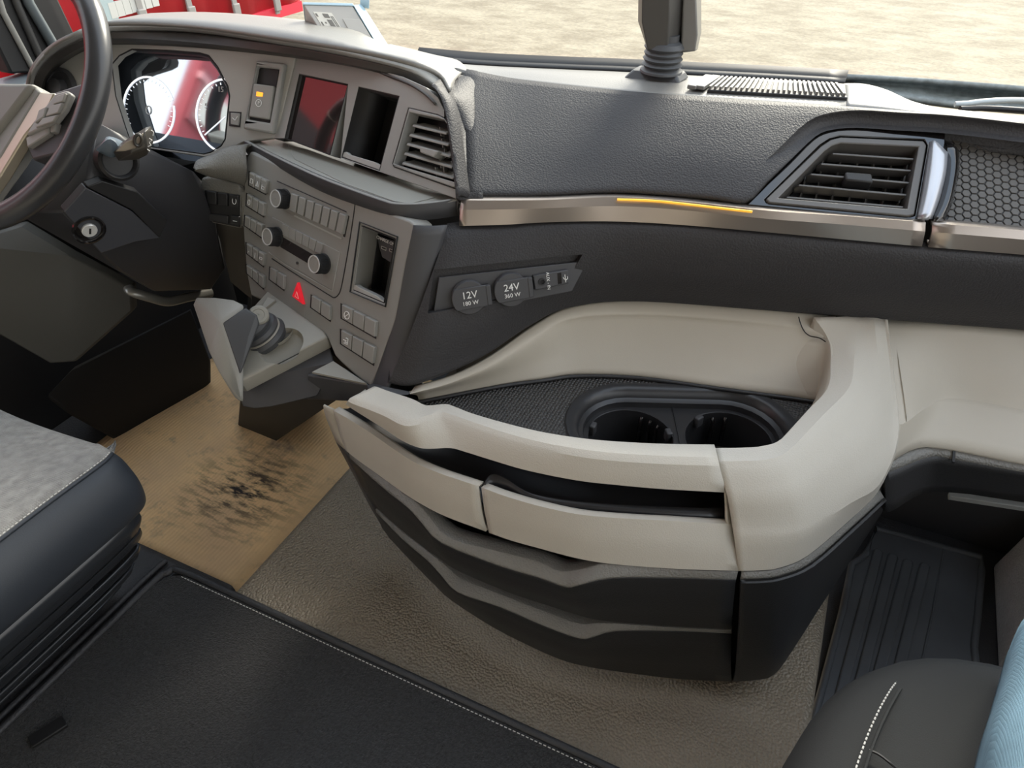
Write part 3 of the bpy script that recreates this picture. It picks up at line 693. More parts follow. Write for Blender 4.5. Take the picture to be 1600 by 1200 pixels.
# black drawers
d1T = zz([(545, 708, .437), (600, 748, .437), (645, 780, .437), (668, 804, .425), (702, 840, .405), (780, 862, .405), (840, 877, .405), (877, 893, .402), (919, 887, .425), (950, 881, .437), (1060, 890, .437), (1153, 894, .437)])
d1L = zz([(547, 716, .428), (598, 762, .425), (637, 793, .425), (658, 816, .413), (690, 848.5, .393), (780, 884, .385), (840, 902, .385), (885, 917.5, .385), (907, 913.5, .405), (958, 903, .42), (1060, 903, .422), (1150, 906, .424)])
d1B = zz([(586, 792, .262), (625, 826, .262), (662, 855, .262), (690, 875, .262), (718, 893, .262), (790, 924, .262), (850, 944, .262), (900, 960, .262), (930, 968, .262), (975, 973, .262), (1060, 979, .262), (1143, 983, .262)])
def drawer(T, Lc, Bt, rootname):
    d = bpy.data.objects.new(rootname, None); COL.objects.link(d); setp(d, sc)
    T0 = [p+np.array([.0, .03, .0]) for p in T]
    Lm = [a*.85+b*.15+np.array([0, 0, .002]) for a, b in zip(Lc, T)]; Tm = [a*.85+b*.15+np.array([0, 0, .001]) for a, b in zip(T, Lc)]
    surf('pull_lip', [T0, T, Tm, Lm, Lc], LIP, d, su=3, sv=2, lv=True, solid=.004, ang=20)
    B0 = [p+np.array([0, .02, -.003]) for p in Bt]; Bm = [p+np.array([0, .004, -.0]) for p in Bt]
    mid_ = [a*.5+b*.5+np.array([0, -.006, 0]) for a, b in zip(Lc, Bt)]
    surf('drawer_front', [Lc, [a*.95+b*.05+np.array([0, -.002, 0]) for a, b in zip(Lc, Bt)], mid_, Bt, B0], DRW, d, su=3, sv=3, lv=True, solid=.006, ang=30)
    return d
drawer(d1T, d1L, d1B, 'drawer')
d2T = zz([(586, 794, .255), (630, 832, .255), (678, 869, .255), (698, 885, .245), (722, 905, .23), (780, 928, .228), (850, 955, .226), (903, 974, .224), (930, 974, .24), (960, 974, .25), (1060, 981, .252), (1143, 985, .252)])
d2L = zz([(588, 801, .248), (628, 842, .244), (668, 876, .242), (690, 900, .230), (716, 926, .214), (780, 948, .210), (850, 978, .208), (905, 997.5, .207), (928, 995, .222), (962, 986, .238), (1060, 986, .243), (1143, 990, .245)])
d2B = zz([(609, 841, .07), (630, 864, .07), (655, 890, .07), (680, 915, .07), (705, 938, .07), (770, 980, .07), (835, 1013, .07), (880, 1032, .07), (920, 1042, .07), (970, 1050, .07), (1060, 1061, .07), (1143, 1065, .07)])
drawer(d2T, d2L, d2B, 'drawer')
# rounded black corner body to the right of the drawers
e_t = zz([(1159, 894, .437), (1190, 893, .437), (1218, 889, .437), (1262, 870, .437), (1328, 814, .442), (1376, 768, .447)])
e_l = zz([(1157, 907, .424), (1192, 906, .424), (1222, 901, .424), (1268, 881, .424), (1334, 823, .43), (1382, 778, .436)])
e_b = zz([(1146, 1065, .07), (1180, 1063, .07), (1208, 1055, .07), (1236, 1020, .07), (1312, 900, .07), (1372, 806, .13)])
cbody = bpy.data.objects.new('corner_body', None); COL.objects.link(cbody); setp(cbody, sc)
surf('corner_lip', [[p+np.array([-.01, .03, 0]) for p in e_t], e_t, e_l], LIP, cbody, su=4, sv=2, solid=.004)
surf('corner_side', [e_l, [a*.97+b*.03+np.array([.001, -.002, 0]) for a, b in zip(e_l, e_b)], [a*.5+b*.5+np.array([.004, -.006, 0]) for a, b in zip(e_l, e_b)], e_b, [p+np.array([-.03, .03, 0]) for p in e_b]], DRW, cbody, su=4, sv=3, solid=.006, ang=30)
# left flank of the console
f0 = zz([(525, 691, .43), (540, 719, .37), (556, 749, .30), (580, 795, .18), (603, 833, .07)])
f1 = zz([(541, 704, .437), (560, 744, .36), (586, 797, .252), (597, 818, .16), (610, 843, .07)])
surf('flank', [f0, f1], FASD, sc, su=4, sv=2, solid=.005, lu=True)
surf('flank_top', [zz([(505, 634, .553), (509, 652, .505), (525, 691, .44)]), zz([(521, 641, .545), (529, 672, .49), (541, 704, .44)])], BEIGE2, sc, su=3, sv=2, solid=.004)
# support foot below
boxm('base', -.62, .12, 1.0, 1.4, 0.0, .12, BLK, sc)
# ================================================================== CENTRE CONTROL CONSOLE (radio tower)
FP = PL([-.652, .991, .89], [.236, .905, -.355])
SCR = PL(DH(700, 290, 1.25), [.179, .855, -.487])
con = thing('control_console', 'grey centre control console with radio, climate panel, switch rows and phone cubby', 'control console', (-.9, 1.05, .58))
fo = [(392, 236), (500, 288), (600, 330), (640, 344), (647, 350), (647, 358), (634, 412), (622, 478), (617, 503), (608, 528), (592, 575), (581, 604), (572, 603), (532, 566), (523, 556), (512, 530), (500, 516), (406, 468), (392, 462), (384, 420), (379, 350), (382, 270), (386, 246)]
ch = [(564, 352), (617, 373), (600, 474), (551, 453)]
fas = plate('fascia', FP.L(fo), FAS, FP.n*.05, con, holes=[FP.L(ch)], bevel=.006, seg=3)
# right cheek joining the pad
RE = [(646, 352), (634, 412), (622, 478), (616, 505), (606, 532), (592, 572), (580, 606)]
PE = [(699, 352), (684, 408), (668, 462), (655, 500), (638, 536), (618, 578), (601, 612)]
pe3 = [Z(699, 352, .882), lowpt(690, 408) if lowpt(690, 408) is not None else None, None, None, None, None, Z(603, 611, .598)]
pa, pb = pe3[0], pe3[-1]
pe3 = [pa+(pb-pa)*t for t in (0, .21, .42, .57, .71, .87, 1)]
for i, (x, y) in enumerate(PE):
    r = ray(x, y); d = np.linalg.norm(pe3[i]-CAM); pe3[i] = CAM+nrm(r)*(d+.0)
re3 = [FP(x, y, .0) for x, y in RE]
surf('cheek', [[p+FP.n*.02-np.array([.01, 0, 0]) for p in re3], re3, [a*.5+b*.5+np.array([.004, -.003, 0]) for a, b in zip(re3, pe3)], pe3], FASD, con, su=4, sv=3, solid=.006, ang=40)
# cubby
cb3 = FP.L(ch, -.002); bk = FP.n*.075
V = cb3+[p+bk for p in cb3]
mk('cubby', V, [(0, 1, 5, 4), (1, 2, 6, 5), (2, 3, 7, 6), (3, 0, 4, 7), (4, 5, 6, 7)], BLK, con, solid=.002, recalc=False)
tube('cubby_frame', FP.L([(562, 347), (621, 370), (602, 479), (547, 456)], .0015), .0016, BLK, con, closed=True, seg=6)
plate('cubby_lip', FP.L([(552, 446), (556, 445), (561, 449), (590, 463), (595, 468), (601, 471), (600, 476), (551, 455)], -.003), WPLT, FP.n*.012, con, bevel=.001)
ub = plate('usb_block', FP.L([(589, 368), (617, 377), (613, 412), (597, 402), (592, 385)], -.04), FASD, FP.n*.01, con, bevel=.001)
xf = nrm(FP(500, 330)-FP(440, 303)); yf = np.cross(xf, FP.n); yf = yf if yf[2] > 0 else -yf
text('lettering', 'CHARGE ONLY', FP(605, 377.5, -.0385), xf, yf, .0088, WHITE, ub)
for x, y in ((599.5, 387), (612, 391)):
    plate('usb_port', FP.L([(x-4, y-3), (x+4, y), (x+3.5, y+5), (x-4, y+1.5)], -.039), WPLT, FP.n*.003, ub)
    plate('usb_tongue', FP.L([(x-3, y-1.6), (x+3, y+.7), (x+2.7, y+3.4), (x-3, y+.8)], -.0385), BLK, FP.n*.003, ub)
# seam around the centre stack
tube('seam', cr_spline(FP.L([(556, 309), (552, 340), (545, 385), (538, 425), (533, 450), (529, 460), (522, 465), (514, 461), (495, 449), (460, 427), (425, 404)], .0003), 4), .0012, BLK, con, seg=6)
def buttons(quad, n, parent=con, gap=.13, h=.008, m=BTN, names='switch', plane=FP, well=True, bev=.0016):
    res = []
    if well:
        q = [bil(quad, -.02, -.04), bil(quad, 1.05, -.04), bil(quad, 1.05, 1.06), bil(quad, -.02, 1.06)]
        w = plate('switch_well', plane.L(q, .0006), BLK, plane.n*.004, parent)
    for k in range(n):
        u0 = k/n+gap/n/2; u1 = (k+1)/n-gap/n/2
        q = [bil(quad, u0, 0), bil(quad, u1, 0), bil(quad, u1, 1), bil(quad, u0, 1)]
        res.append(plate(names, plane.L(q, h), m, plane.n*h*1.2, parent, bevel=bev))
    return res
def inset_q(quad, u0, v0, u1, v1): return [bil(quad, u0, v0), bil(quad, u1, v0), bil(quad, u1, v1), bil(quad, u0, v1)]
ROWS = [[(389, 268), (417, 282), (414, 303), (388, 289)], [(385, 302), (413, 318), (411, 338), (384, 321)], [(382, 336), (410, 351), (408, 371), (381, 352)], [(384, 379), (413, 397), (411, 416), (385, 396)], [(384, 413), (412, 432), (411, 451), (385, 427)]]
for i, q in enumerate(ROWS):
    bs = buttons(q, 3, h=.008)
    if i in (0, 3):
        for k, b in enumerate(bs):
            c = bil(q, (k+.5)/3, .6)
            c = FP(c[0], c[1], .0086); s_ = .0042
            shp = [[(-1, -1), (1, -1), (1, 1), (-1, 1), (-1, -1)], [(-1, -1), (0, 1.3), (1, -1), (-1, -1)], [(-1, 1), (-1, -1), (1, -1), (1, .2), (-1, .2)], [(-1, -1), (0, 0), (1, -1), (0, 0), (0, 1.2)], [(0, -1.3), (0, 1.3)], [(-1, 0), (1, 0), (1, 1), (-1, 1), (-1, 0)]][k+i]
            tube('symbol', [c+xf*u_*s_+yf*v_*s_ for u_, v_ in shp], .0006, WHITE, b, seg=4)
    if i == 1:
        c = bil(q, 1/6, .6); c = FP(c[0], c[1], .0086); tube('symbol', [c+(xf*math.cos(t)*.7+yf*math.sin(t))*.0055 for t in np.linspace(0, 2*math.pi, 12, endpoint=False)], .0006, WHITE, bs[0], seg=4, closed=True)
    # little bright tab along the top of each key
    for k, b in enumerate(bs):
        tq = inset_q(q, k/3+.04, .05, (k+1)/3-.05, .16); plate('tab', FP.L(tq, .0086), WPLT, FP.n*.002, b)
for q in ([(421, 417), (444, 431), (443, 453), (420, 436)], [(486, 461), (516, 479), (515, 501), (485, 480)]):
    buttons(q, 2, h=.007, gap=.1)
G1 = [(533, 475), (587, 503), (585, 527), (533, 497)]; G2 = [(532, 515), (585, 543), (582, 569), (532, 537)]
for q, sgn in ((G1, 'ring'), (G2, 'box')):
    bs = buttons(q, 3, h=.008, gap=.08); c = bil(q, 1/6, .58)
    if sgn == 'ring':
        pts = [FP(*c, .0086)+(xf*math.cos(a)+yf*math.sin(a))*.0075 for a in np.linspace(0, 2*math.pi, 16, endpoint=False)]
        tube('symbol', pts, .0009, WHITE, bs[0], seg=5, closed=True); tube('symbol', [pts[2], pts[10]], .0009, WHITE, bs[0], seg=5)
    else:
        c = FP(*c, .0086)
        tube('symbol', [c-xf*.005-yf*.006, c+xf*.005-yf*.006, c+xf*.005+yf*.006, c-xf*.001+yf*.006], .0009, WHITE, bs[0], seg=5); tube('symbol', [c-xf*.008, c+xf*.001], .0009, WHITE, bs[0], seg=5)
        tube('symbol', [c-xf*.003-yf*.003, c+xf*.003-yf*.003], .0009, WHITE, bs[0], seg=5)
hz = plate('hazard_button', FP.L([(464, 441), (473, 476), (456, 463)], .007), RED, FP.n*.009, con, bevel=.0012)
tube('symbol', FP.L([(463.5, 456), (466.5, 467), (461, 463)], .0074), .0008, mat('pale_pink_print', (.9, .55, .5), .5), hz, closed=True, seg=5)
# radio
radio = plate('radio', FP.L([(434, 284), (542, 332), (535, 374), (429, 322)], .001), FAS, FP.n*.004, con, bevel=.001)
tube('seam', FP.L([(433, 283), (541, 331)], .001), .001, BLK, radio, seg=5)
rq = [(453, 301), (541, 337), (535, 367), (450, 328)]
buttons(rq, 7, parent=radio, h=.008, gap=.2, names='preset_button')
plate('highlight_line', FP.L([(460, 336), (534, 372), (533, 374), (459, 338)], .002), WPLT, FP.n*.002, radio)
def knob(px, py, r, ln, parent):
    c = FP(px, py, 0)
    k = lathe('knob', c, -FP.n, [(r*1.12, 0), (r*1.12, .003), (r, .004), (r, ln-.003), (r*.96, ln), (r*.86, ln)], BLK, parent, seg=36, ang=50, cap1=False)
    lathe('chrome_ring', c, -FP.n, [(r*.98, ln-.002), (r*.95, ln+.001), (r*.84, ln+.001), (r*.82, ln-.001)], CHR, k, seg=36, cap0=False, cap1=False)
    lathe('knob_face', c, -FP.n, [(r*.84, ln-.002), (r*.8, ln), (.0005, ln+.0005)], WPLT if False else BTN, k, seg=28, cap0=False, cap1=False)
    V = []; F = []; ax, u, w = frame_of(-FP.n)
    for i in range(40):
        a = 2*math.pi*i/40; d = u*math.cos(a)+w*math.sin(a); t = -u*math.sin(a)+w*math.cos(a); k0 = len(V)
        for h in (.005, ln-.004):
            for s in (-1, 0, 1): V.append(c+ax*h+d*r*(1.0 if s else 1.05)+t*s*r*.045)
        F += [(k0, k0+1, k0+4, k0+3), (k0+1, k0+2, k0+5, k0+4)]
    stuff(mk('knurling', V, F, BLK, k, recalc=False))
    return k
knob(446, 311, .0185, .024, radio)
# climate panel
cli = plate('climate_panel', FP.L([(425, 339), (531, 394), (520, 454), (421, 396)], .0012), FAS, FP.n*.004, con, bevel=.0012)
plate('display_bar', FP.L([(441, 370), (491, 399), (487, 415), (438, 386)], .002), SCREEN, FP.n*.003, cli)
buttons([(440, 349), (505, 382), (501, 398), (441, 367)], 6, parent=cli, h=.004, gap=.09, names='climate_button', bev=.0008)
tube('seam', FP.L([(420, 394), (445, 413), (519, 455), (531, 395)], .001), .0009, WPLT, cli, seg=5)
lathe('sensor', FP(465, 411, .002), -FP.n, [(.003, 0), (.003, .002), (.001, .003)], GLOSS, cli, seg=12)
knob(434, 370, .0185, .026, cli); knob(507, 412, .0185, .026, cli)
# ledge (shelf) above the fascia
SH = PL([0, 0, .905], [0, 0, -1])
def zp(L, z): return [Z(x, y, z) for x, y in L]
lipo = [(384, 226), (440, 255), (500, 283), (560, 306), (600, 320), (618, 324.5), (650, 325), (690, 321), (714, 317), (717, 319)]
bko = [(436, 210), (480, 228), (530, 246), (580, 264), (620, 278), (650, 288), (680, 298), (700, 304), (716, 308), (719, 309)]
b3 = [SCR(x, y, -.004) for x, y in bko]; b3 = [np.array([p[0], p[1], .905]) for p in [Z(x, y, .905) for x, y in bko]]
l3 = zp(lipo, .905); SHM = mat('shelf_plastic', (.32, .317, .285), .45, bump=.08, bscale=900, bdist=.0006)
surf('shelf', [b3, [a*.6+b*.4 for a, b in zip(b3, l3)], [a*.12+b*.88 for a, b in zip(b3, l3)]], SHM, con, su=4, sv=2, solid=.012)
la = [a*.12+b*.88+np.array([0, 0, .0]) for a, b in zip(b3, l3)]; lb = [p+np.array([0, 0, .004]) for p in l3]
lipd = [(386, 236), (440, 266), (500, 295), (560, 320), (600, 335), (620, 341), (655, 343), (690, 342), (712, 340), (717, 338)]
lc = [np.array([p[0], p[1], p[2]])+np.array([.0, .004, -.022]) for p in l3]
ld = [p+np.array([.0, .05, -.024]) for p in l3]
surf('shelf_lip', [la, [a*.4+b*.6 for a, b in zip(la, lb)], lb, [a*.5+b*.5+np.array([0, -.003, 0]) for a, b in zip(lb, lc)], lc, ld], FASD, con, su=4, sv=2, lv=True, solid=.004, ang=30)
tube('lip_edge', cr_spline([p+np.array([0, .003, .0045]) for p in l3], 4), .0045, FAS, con, seg=8)
plate('shelf_mat', zp([(450, 226), (480, 233), (560, 262), (640, 296), (680, 308), (640, 318), (615, 314), (540, 287), (460, 248)], .9065), SHM, (0, 0, -.003), con, bevel=.0006)
# dark foot of the console
hull('console_foot', [FP(395, 455, -.05), FP(570, 595, -.05), FP(400, 300, -.12), FP(600, 360, -.12), Z(372, 666, -.065), Z(430, 690, -.065), Z(495, 634, -.065), Z(420, 600, -.065), FP(500, 560, -.10)], BLK, con)

hull('toe', [FP(572, 602, -.004), FP(583, 598, -.004), FP(572, 602, -.06), Z(600, 604, .608), Z(642, 612, .604), Z(640, 617, .603), Z(612, 619, .606), Z(576, 611, .610), Z(604, 612, .55), Z(575, 612, .55)], FASD, con, bevel=.003)

# ================================================================== INFOTAINMENT PANEL
inf = thing('infotainment_panel', 'grey dash panel with small dark screen, empty phone slot and slatted vent', 'dash panel', (-.85, 1.2, .92))
po = [(456, 84), (520, 92), (580, 106), (630, 120), (665, 136), (684, 152), (694, 172), (702, 205), (710, 260), (716, 296), (717, 312), (640, 285), (540, 250), (426, 216), (438, 150)]
scr = [(467, 115), (544, 131), (516, 243), (444, 216)]; slot = [(560, 135), (624, 150), (593, 267), (533, 246)]
vo = [(638, 168), (684, 179), (694, 184), (701, 193), (714, 288), (710, 295), (615, 261), (613, 256)]
SPM = mat('screen_panel_plastic', (.29, .29, .275), .45, bump=.08, bscale=900, bdist=.0006)
plate('panel', SCR.L(po), SPM, SCR.n*.03, inf, holes=[SCR.L(scr), SCR.L(slot), SCR.L(vo)], bevel=.001)
def bezel_box(name, quad, depth, m, parent):
    a = SCR.L(quad, -.001); n = len(a); V = a+[p+SCR.n*depth for p in a]
    F = [(i, (i+1) % n, n+(i+1) % n, n+i) for i in range(n)]+[tuple(range(n, 2*n))]
    return mk(name, V, F, m, parent, recalc=False, solid=.002)
bezel_box('screen_recess', scr, .014, BLK, inf)
plate('screen', SCR.L([(468, 117), (543, 132), (515, 241), (446, 215)], -.010), SCREEN, SCR.n*.003, inf)
bezel_box('slot_recess', slot, .09, BLK, inf)
plate('slot_lip', SCR.L([(537, 238), (541, 237), (545, 241), (585, 253), (590, 256), (595, 258), (593, 266), (534, 245)], -.003), WPLT, SCR.n*.01, inf, bevel=.001)
def louvre(parent, PLn, seam, opening, slats, fm, depth=.05):
    v = bpy.data.objects.new('air_vent', None); COL.objects.link(v); setp(v, parent)
    plate('frame', PLn.L(seam, .003), fm, PLn.n*.03, v, holes=[PLn.L(opening, .003)], bevel=.002)
    tube('seam', PLn.L(seam, .001), .0013, BLK, v, closed=True, seg=6)
    plate('duct', PLn.L(opening, -depth), BLK, PLn.n*.003, v)
    a = PLn.L(opening, -.02); n = len(a); mk('duct_wall', a+[p+PLn.n*(depth-.02) for p in a], [(i, (i+1) % n, n+(i+1) % n, n+i) for i in range(n)], BLK, v, recalc=False)
    upd = nrm(PLn(opening[0][0], opening[0][1])-PLn(opening[-1][0], opening[-1][1]))
    for (x0, y0, x1, y1) in slats:
        a = PLn(x0, y0, -.004); b = PLn(x1, y1, -.004); d = nrm(b-a); bk = nrm(PLn.n+upd*.35)
        pts = [a+d*.003, b-d*.014, b, b-d*.002+bk*.03, a+bk*.034, a+bk*.008]
        plate('slat', pts, fm, -upd*.0045, v, bevel=.0012)
    return v
vop = [(639, 175), (686, 185), (694, 188), (699, 195), (711, 285), (615, 256)]
v = louvre(inf, SCR, [(639, 169), (684, 180), (694, 185), (700, 193), (713, 288), (709, 293), (616, 260), (614, 256)], vop, [(643, 194, 698, 207), (638, 209, 701, 225), (634, 223, 704, 243), (630, 238, 707, 260), (627, 253, 709, 277)], SPM)
plate('knob', SCR.L([(655, 228), (685, 236), (677, 246), (656, 238)], .006), SPM, SCR.n*.03, v, bevel=.002)
for x0, y0 in ((690, 200), (693, 218), (697, 234), (690, 250), (695, 256), (683, 262)):
    a = SCR(x0, y0, -.02); b = SCR(x0+2, y0+14, -.02); obox('vane', (a+b)/2, xf*.001, (b-a)/2, SCR.n*.006, FAS, v)
# grained roll between panel and passenger pad
g0 = [SCR(676, 132, .004), SCR(692, 155, .004), SCR(702, 195, .004), SCR(710, 250, .004), SCR(718, 306, .004)]
g1 = [padpt(712, 118)+np.array([0, 0, .004]), padpt(722, 150, .004), padpt(726, 200, .004), padpt(726, 250, .004), padpt(724, 311, .004)]
g1b = [padpt(735, 122, .001), padpt(742, 150, .001), padpt(746, 200, .001), padpt(750, 250, .001), padpt(755, 309, .0)]
gm = [a*.5+b*.5+np.array([0, -.012, .004]) for a, b in zip(g0, g1)]
surf('grained_roll', [[p+SCR.n*.03 for p in g0], g0, gm, g1, g1b], PAD, inf, su=4, sv=4, solid=.004, ang=60)

# ================================================================== INSTRUMENT PANEL
ins = thing('instrument_panel', 'curved instrument cluster under its hood behind the steering wheel', 'instrument panel', (-1.5, 1.25, .85))
hc_ = np.array([math.cos(math.radians(6)), math.sin(math.radians(6)), 0]); vc_ = nrm([0, -.42, -.9])
CL = PL(SCR(452, 150), np.cross(hc_, vc_))
CLM = mat('cluster_panel_plastic', (.36, .352, .32), .5, bump=.08, bscale=900, bdist=.0006)
# outer frame panel with the screen opening
io = [(463, 84), (447, 150), (434, 214), (380, 222), (345, 240), (322, 246), (230, 232), (200, 228), (120, 190), (60, 160), (62, 120), (90, 95), (130, 78), (180, 66), (300, 70), (400, 78)]
ih = [(174, 100), (186, 86), (206, 76), (260, 78), (312, 82), (326, 86), (340, 104), (356, 134), (359, 150), (352, 218), (346, 228), (330, 238), (318, 241), (238, 230), (205, 225), (196, 200), (180, 150)]
plate('panel', CL.L(io), CLM, CL.n*.02, ins, holes=[CL.L(ih)], bevel=.002)
a = CL.L(ih, -.0); n = len(a)
mk('cowl_recess', a+[CL(x, y, -.05) for x, y in [((x-260)*.98+262, (y-155)*.96+158) for x, y in ih]], [(i, (i+1) % n, n+(i+1) % n, n+i) for i in range(n)], BLK, ins, recalc=False, solid=.002)
sg = plate('cluster_screen', CL.L([(168, 92), (200, 70), (340, 78), (372, 140), (362, 232), (330, 256), (225, 240), (188, 215)], -.045), MIRR, CL.n*.004, ins)
xc = nrm(CL(300, 160)-CL(260, 158)); yc = np.cross(xc, CL.n); yc = yc if yc[2] > 0 else -yc
DPR = mat('lit_dial_print', (.85, .86, .86), .5, emit=(1, 1, 1), est=.35)
def dial(px, py, rx, a0, a1):
    c = CL(px, py, -.0440); r = rx
    d = tube('dial_ring', [c+(xc*math.cos(t)+yc*math.sin(t))*r for t in np.linspace(math.radians(a0), math.radians(a1), 40)], .0022, DPR, sg, seg=6)
    for t in np.linspace(math.radians(210), math.radians(-30), 25):
        p = c+(xc*math.cos(t)+yc*math.sin(t))*r*.92; q = c+(xc*math.cos(t)+yc*math.sin(t))*r*.86; tube('dial_tick', [p, q], .0007, DPR, d, seg=4)
    return c, r, d
c, r, d = dial(232, 172, .072, 20, 370)
tube('dial_symbol', [c+(xc*math.cos(t)*.8+yc*math.sin(t))*.009 for t in np.linspace(0, 2*math.pi, 16, endpoint=False)], .0012, WHITE, d, seg=5, closed=True)
c, r, d = dial(352, 182, .078, 75, 285)
tube('needle', [c, c+(-xc*.8-yc*.6)*r*.9], .0012, DPR, d, seg=5)
text('lettering', '5', c-xc*r*.66+yc*.02, xc, yc, .016, WHITE, d); text('lettering', '15', c-xc*.012+yc*r*.72, xc, yc, .016, WHITE, d)
# parking brake switch
pbq = [(400, 94), (444, 99), (426, 209), (379, 201)]
pb = plate('parking_brake_bezel', CL.L(pbq, .012), SPM, CL.n*.014, ins, holes=[CL.L([(401, 104), (436, 108), (421, 192), (385, 186)], .012)], bevel=.004, seg=3)
plate('recess', CL.L([(401, 104), (436, 108), (421, 192), (385, 186)], .0015), BLK, CL.n*.003, pb)
lv = plate('lever', CL.L([(396, 130), (427, 134), (420, 187), (388, 182)], .014), BTN, CL.n*.012, pb, bevel=.003, seg=3)
plate('amber_lamp', CL.L([(401, 143), (411, 145), (410, 151), (400, 150)], .0146), mat('amber_lamp', (1, .35, .02), .4, emit=(1, .3, .02), est=.6), CL.n*.002, lv)
cc = CL(404, 161, .0148)
tube('symbol', [cc+(xc*math.cos(t)+yc*math.sin(t))*.007 for t in np.linspace(0, 2*math.pi, 16, endpoint=False)], .0008, WHITE, lv, closed=True, seg=5); text('symbol', 'P', cc, xc, yc, .010, WHITE, lv)
sb = plate('button_well', CL.L([(358, 174), (377, 175), (375, 199), (358, 197)], .001), BLK, CL.n*.003, ins)
sb2 = plate('small_button', CL.L([(360, 176), (374, 177), (372, 196), (360, 194)], .005), BTN, CL.n*.006, ins, bevel=.0012)
tube('symbol', CL.L([(363, 184), (367, 188), (371, 182)], .0056), .0007, WHITE, sb2, seg=5)
# round knob left of the wheel
kn = lathe('light_switch', CL(97, 138, 0), -CL.n, [(.045, 0), (.045, .006), (.038, .008), (.036, .003), (.02, .003), (.018, .02), (.012, .022), (.001, .022)], FASD, ins, seg=28, cap1=False)
# hood over the cluster and panel
h_f = zz([(50, 150, .96), (56, 118, 1.01), (80, 88, 1.05), (120, 64, 1.085), (172, 50, 1.098), (300, 51, 1.10), (455, 73, 1.10), (560, 92, 1.098), (640, 112, 1.084), (674, 131, 1.062), (690, 153, 1.04)])
h_t = zz([(46, 142, .97), (52, 112, 1.022), (77, 80, 1.065), (117, 57, 1.098), (170, 41, 1.11), (300, 45, 1.112), (455, 67, 1.112), (560, 84, 1.108), (645, 104, 1.092), (684, 121, 1.068), (700, 147, 1.045)])
h_b = [p+np.array([0, .17, -.01]) for p in h_t]; h_b2 = [p+np.array([0, .30, -.075]) for p in h_t]
h_b[0] += np.array([-.1, -.1, 0]); h_b2[0] += np.array([-.2, -.2, 0]); h_b[1] += np.array([-.06, -.08, 0]); h_b2[1] += np.array([-.12, -.16, 0])
h_u = zz([(62, 152, .95), (70, 122, 1.0), (92, 96, 1.035), (128, 74, 1.07), (174, 60, 1.085), (300, 66, 1.085), (455, 85, 1.085), (556, 103, 1.085), (630, 121, 1.072), (664, 140, 1.052), (684, 159, 1.03)])
h_u2 = [CL(x, y, .005) for x, y in [(68, 150), (76, 122), (98, 100), (132, 80), (178, 70), (300, 74), (455, 90)]]+[SCR(x, y, .004) for x, y in [(552, 105), (625, 124), (660, 142), (682, 162)]]
h_b[8:] = zz([(662, 93, 1.066), (696, 106, 1.05), (708, 130, 1.04)]); h_b2[8:] = zz([(676, 91, 1.035), (712, 99, 1.024), (728, 112, 1.03)])
h_b2[7] = Z(610, 75, 1.05); h_b[7] = Z(590, 79, 1.085)
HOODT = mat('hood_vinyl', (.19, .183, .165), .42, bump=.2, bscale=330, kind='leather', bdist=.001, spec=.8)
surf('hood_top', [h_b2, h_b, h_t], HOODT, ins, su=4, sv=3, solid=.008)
surf('hood_edge', [h_t, [a*.5+b*.5+np.array([0, -.003, .001]) for a, b in zip(h_t, h_f)], h_f], SPM, ins, su=4, sv=2, solid=.004)
surf('hood_lip', [h_f, [a*.5+b*.5 for a, b in zip(h_f, h_u)], h_u, h_u2], mat('hood_underside', (.05, .046, .042), .45), ins, su=4, sv=2, lv=True, solid=.004)
sr0 = [h_t[-1], h_t[-1]*.5+h_b[-1]*.5, h_b[-1], h_b2[-1]]
sr1 = [padpt(744, 170, .003), padpt(744, 145, .003), padpt(746, 126, .003), Z(750, 112, 1.034)]
sr0 = [h_t[-1]+np.array([0, .012, -.06])]+sr0; sr0 = [p+np.array([-.02, .004, -.006]) for p in sr0]; sr1 = [padpt(744, 215, -.004)]+sr1
surf('shoulder', [sr0, [a*.66+b*.34+np.array([0, -.004, .006]) for a, b in zip(sr0, sr1)], [a*.33+b*.67+np.array([0, -.004, .006]) for a, b in zip(sr0, sr1)], sr1], PAD, ins, su=4, sv=4, solid=.004, ang=60)
# top cover behind the hood up to the windscreen on the driver's side
wb_l = zz([(60, 50, .99), (170, 36, 1.02), (300, 40, 1.02), (455, 58, 1.03), (560, 76, 1.03), (640, 92, 1.02), (740, 101, 1.02)])
# lower left roll with grain, light-switch module
lr = zz([(304, 262, .80), (306, 250, .83), (330, 240, .86), (348, 228, .88), (384, 226, .885)]); lr2 = zz([(306, 270, .79), (330, 276, .785), (352, 280, .785), (372, 286, .785), (386, 292, .785)])
lr0 = [CL(x, y, .0) for x, y in [(322, 247), (330, 243), (345, 236), (360, 224), (384, 220)]]
lr = [DH(x, y, 1.60) for x, y in [(304, 262), (308, 250), (332, 241), (352, 230), (386, 226)]]
lr2 = [DH(x, y, 1.60) for x, y in [(306, 268), (326, 276), (350, 280), (372, 287), (386, 293)]]
lrm = [a*.5+b*.5+nrm(CAM-a)*.03 for a, b in zip(lr, lr2)]
surf('grained_roll', [[p+CL.n*.06 for p in lr], lr, lrm, lr2, [p+CL.n*.05 for p in lr2]], PADL, ins, su=4, sv=4, solid=.004, ang=50)
MP = PL(DH(345, 310, 1.62), nrm(CL.n*np.array([1, 1, .4])))
mo = plate('switch_module', MP.L([(314, 278), (330, 275), (372, 288), (376, 300), (376, 358), (322, 347), (314, 336), (310, 300)], .0), PADL, MP.n*.05, ins, bevel=.006, seg=3)
plate('switch_bay', MP.L([(320, 297), (374, 305), (374, 355), (324, 345)], .001), BLK, MP.n*.003, mo)
buttons([(321, 298), (373, 306), (373, 325), (322, 318)], 3, parent=mo, plane=MP, h=.006, m=BTND, well=False)
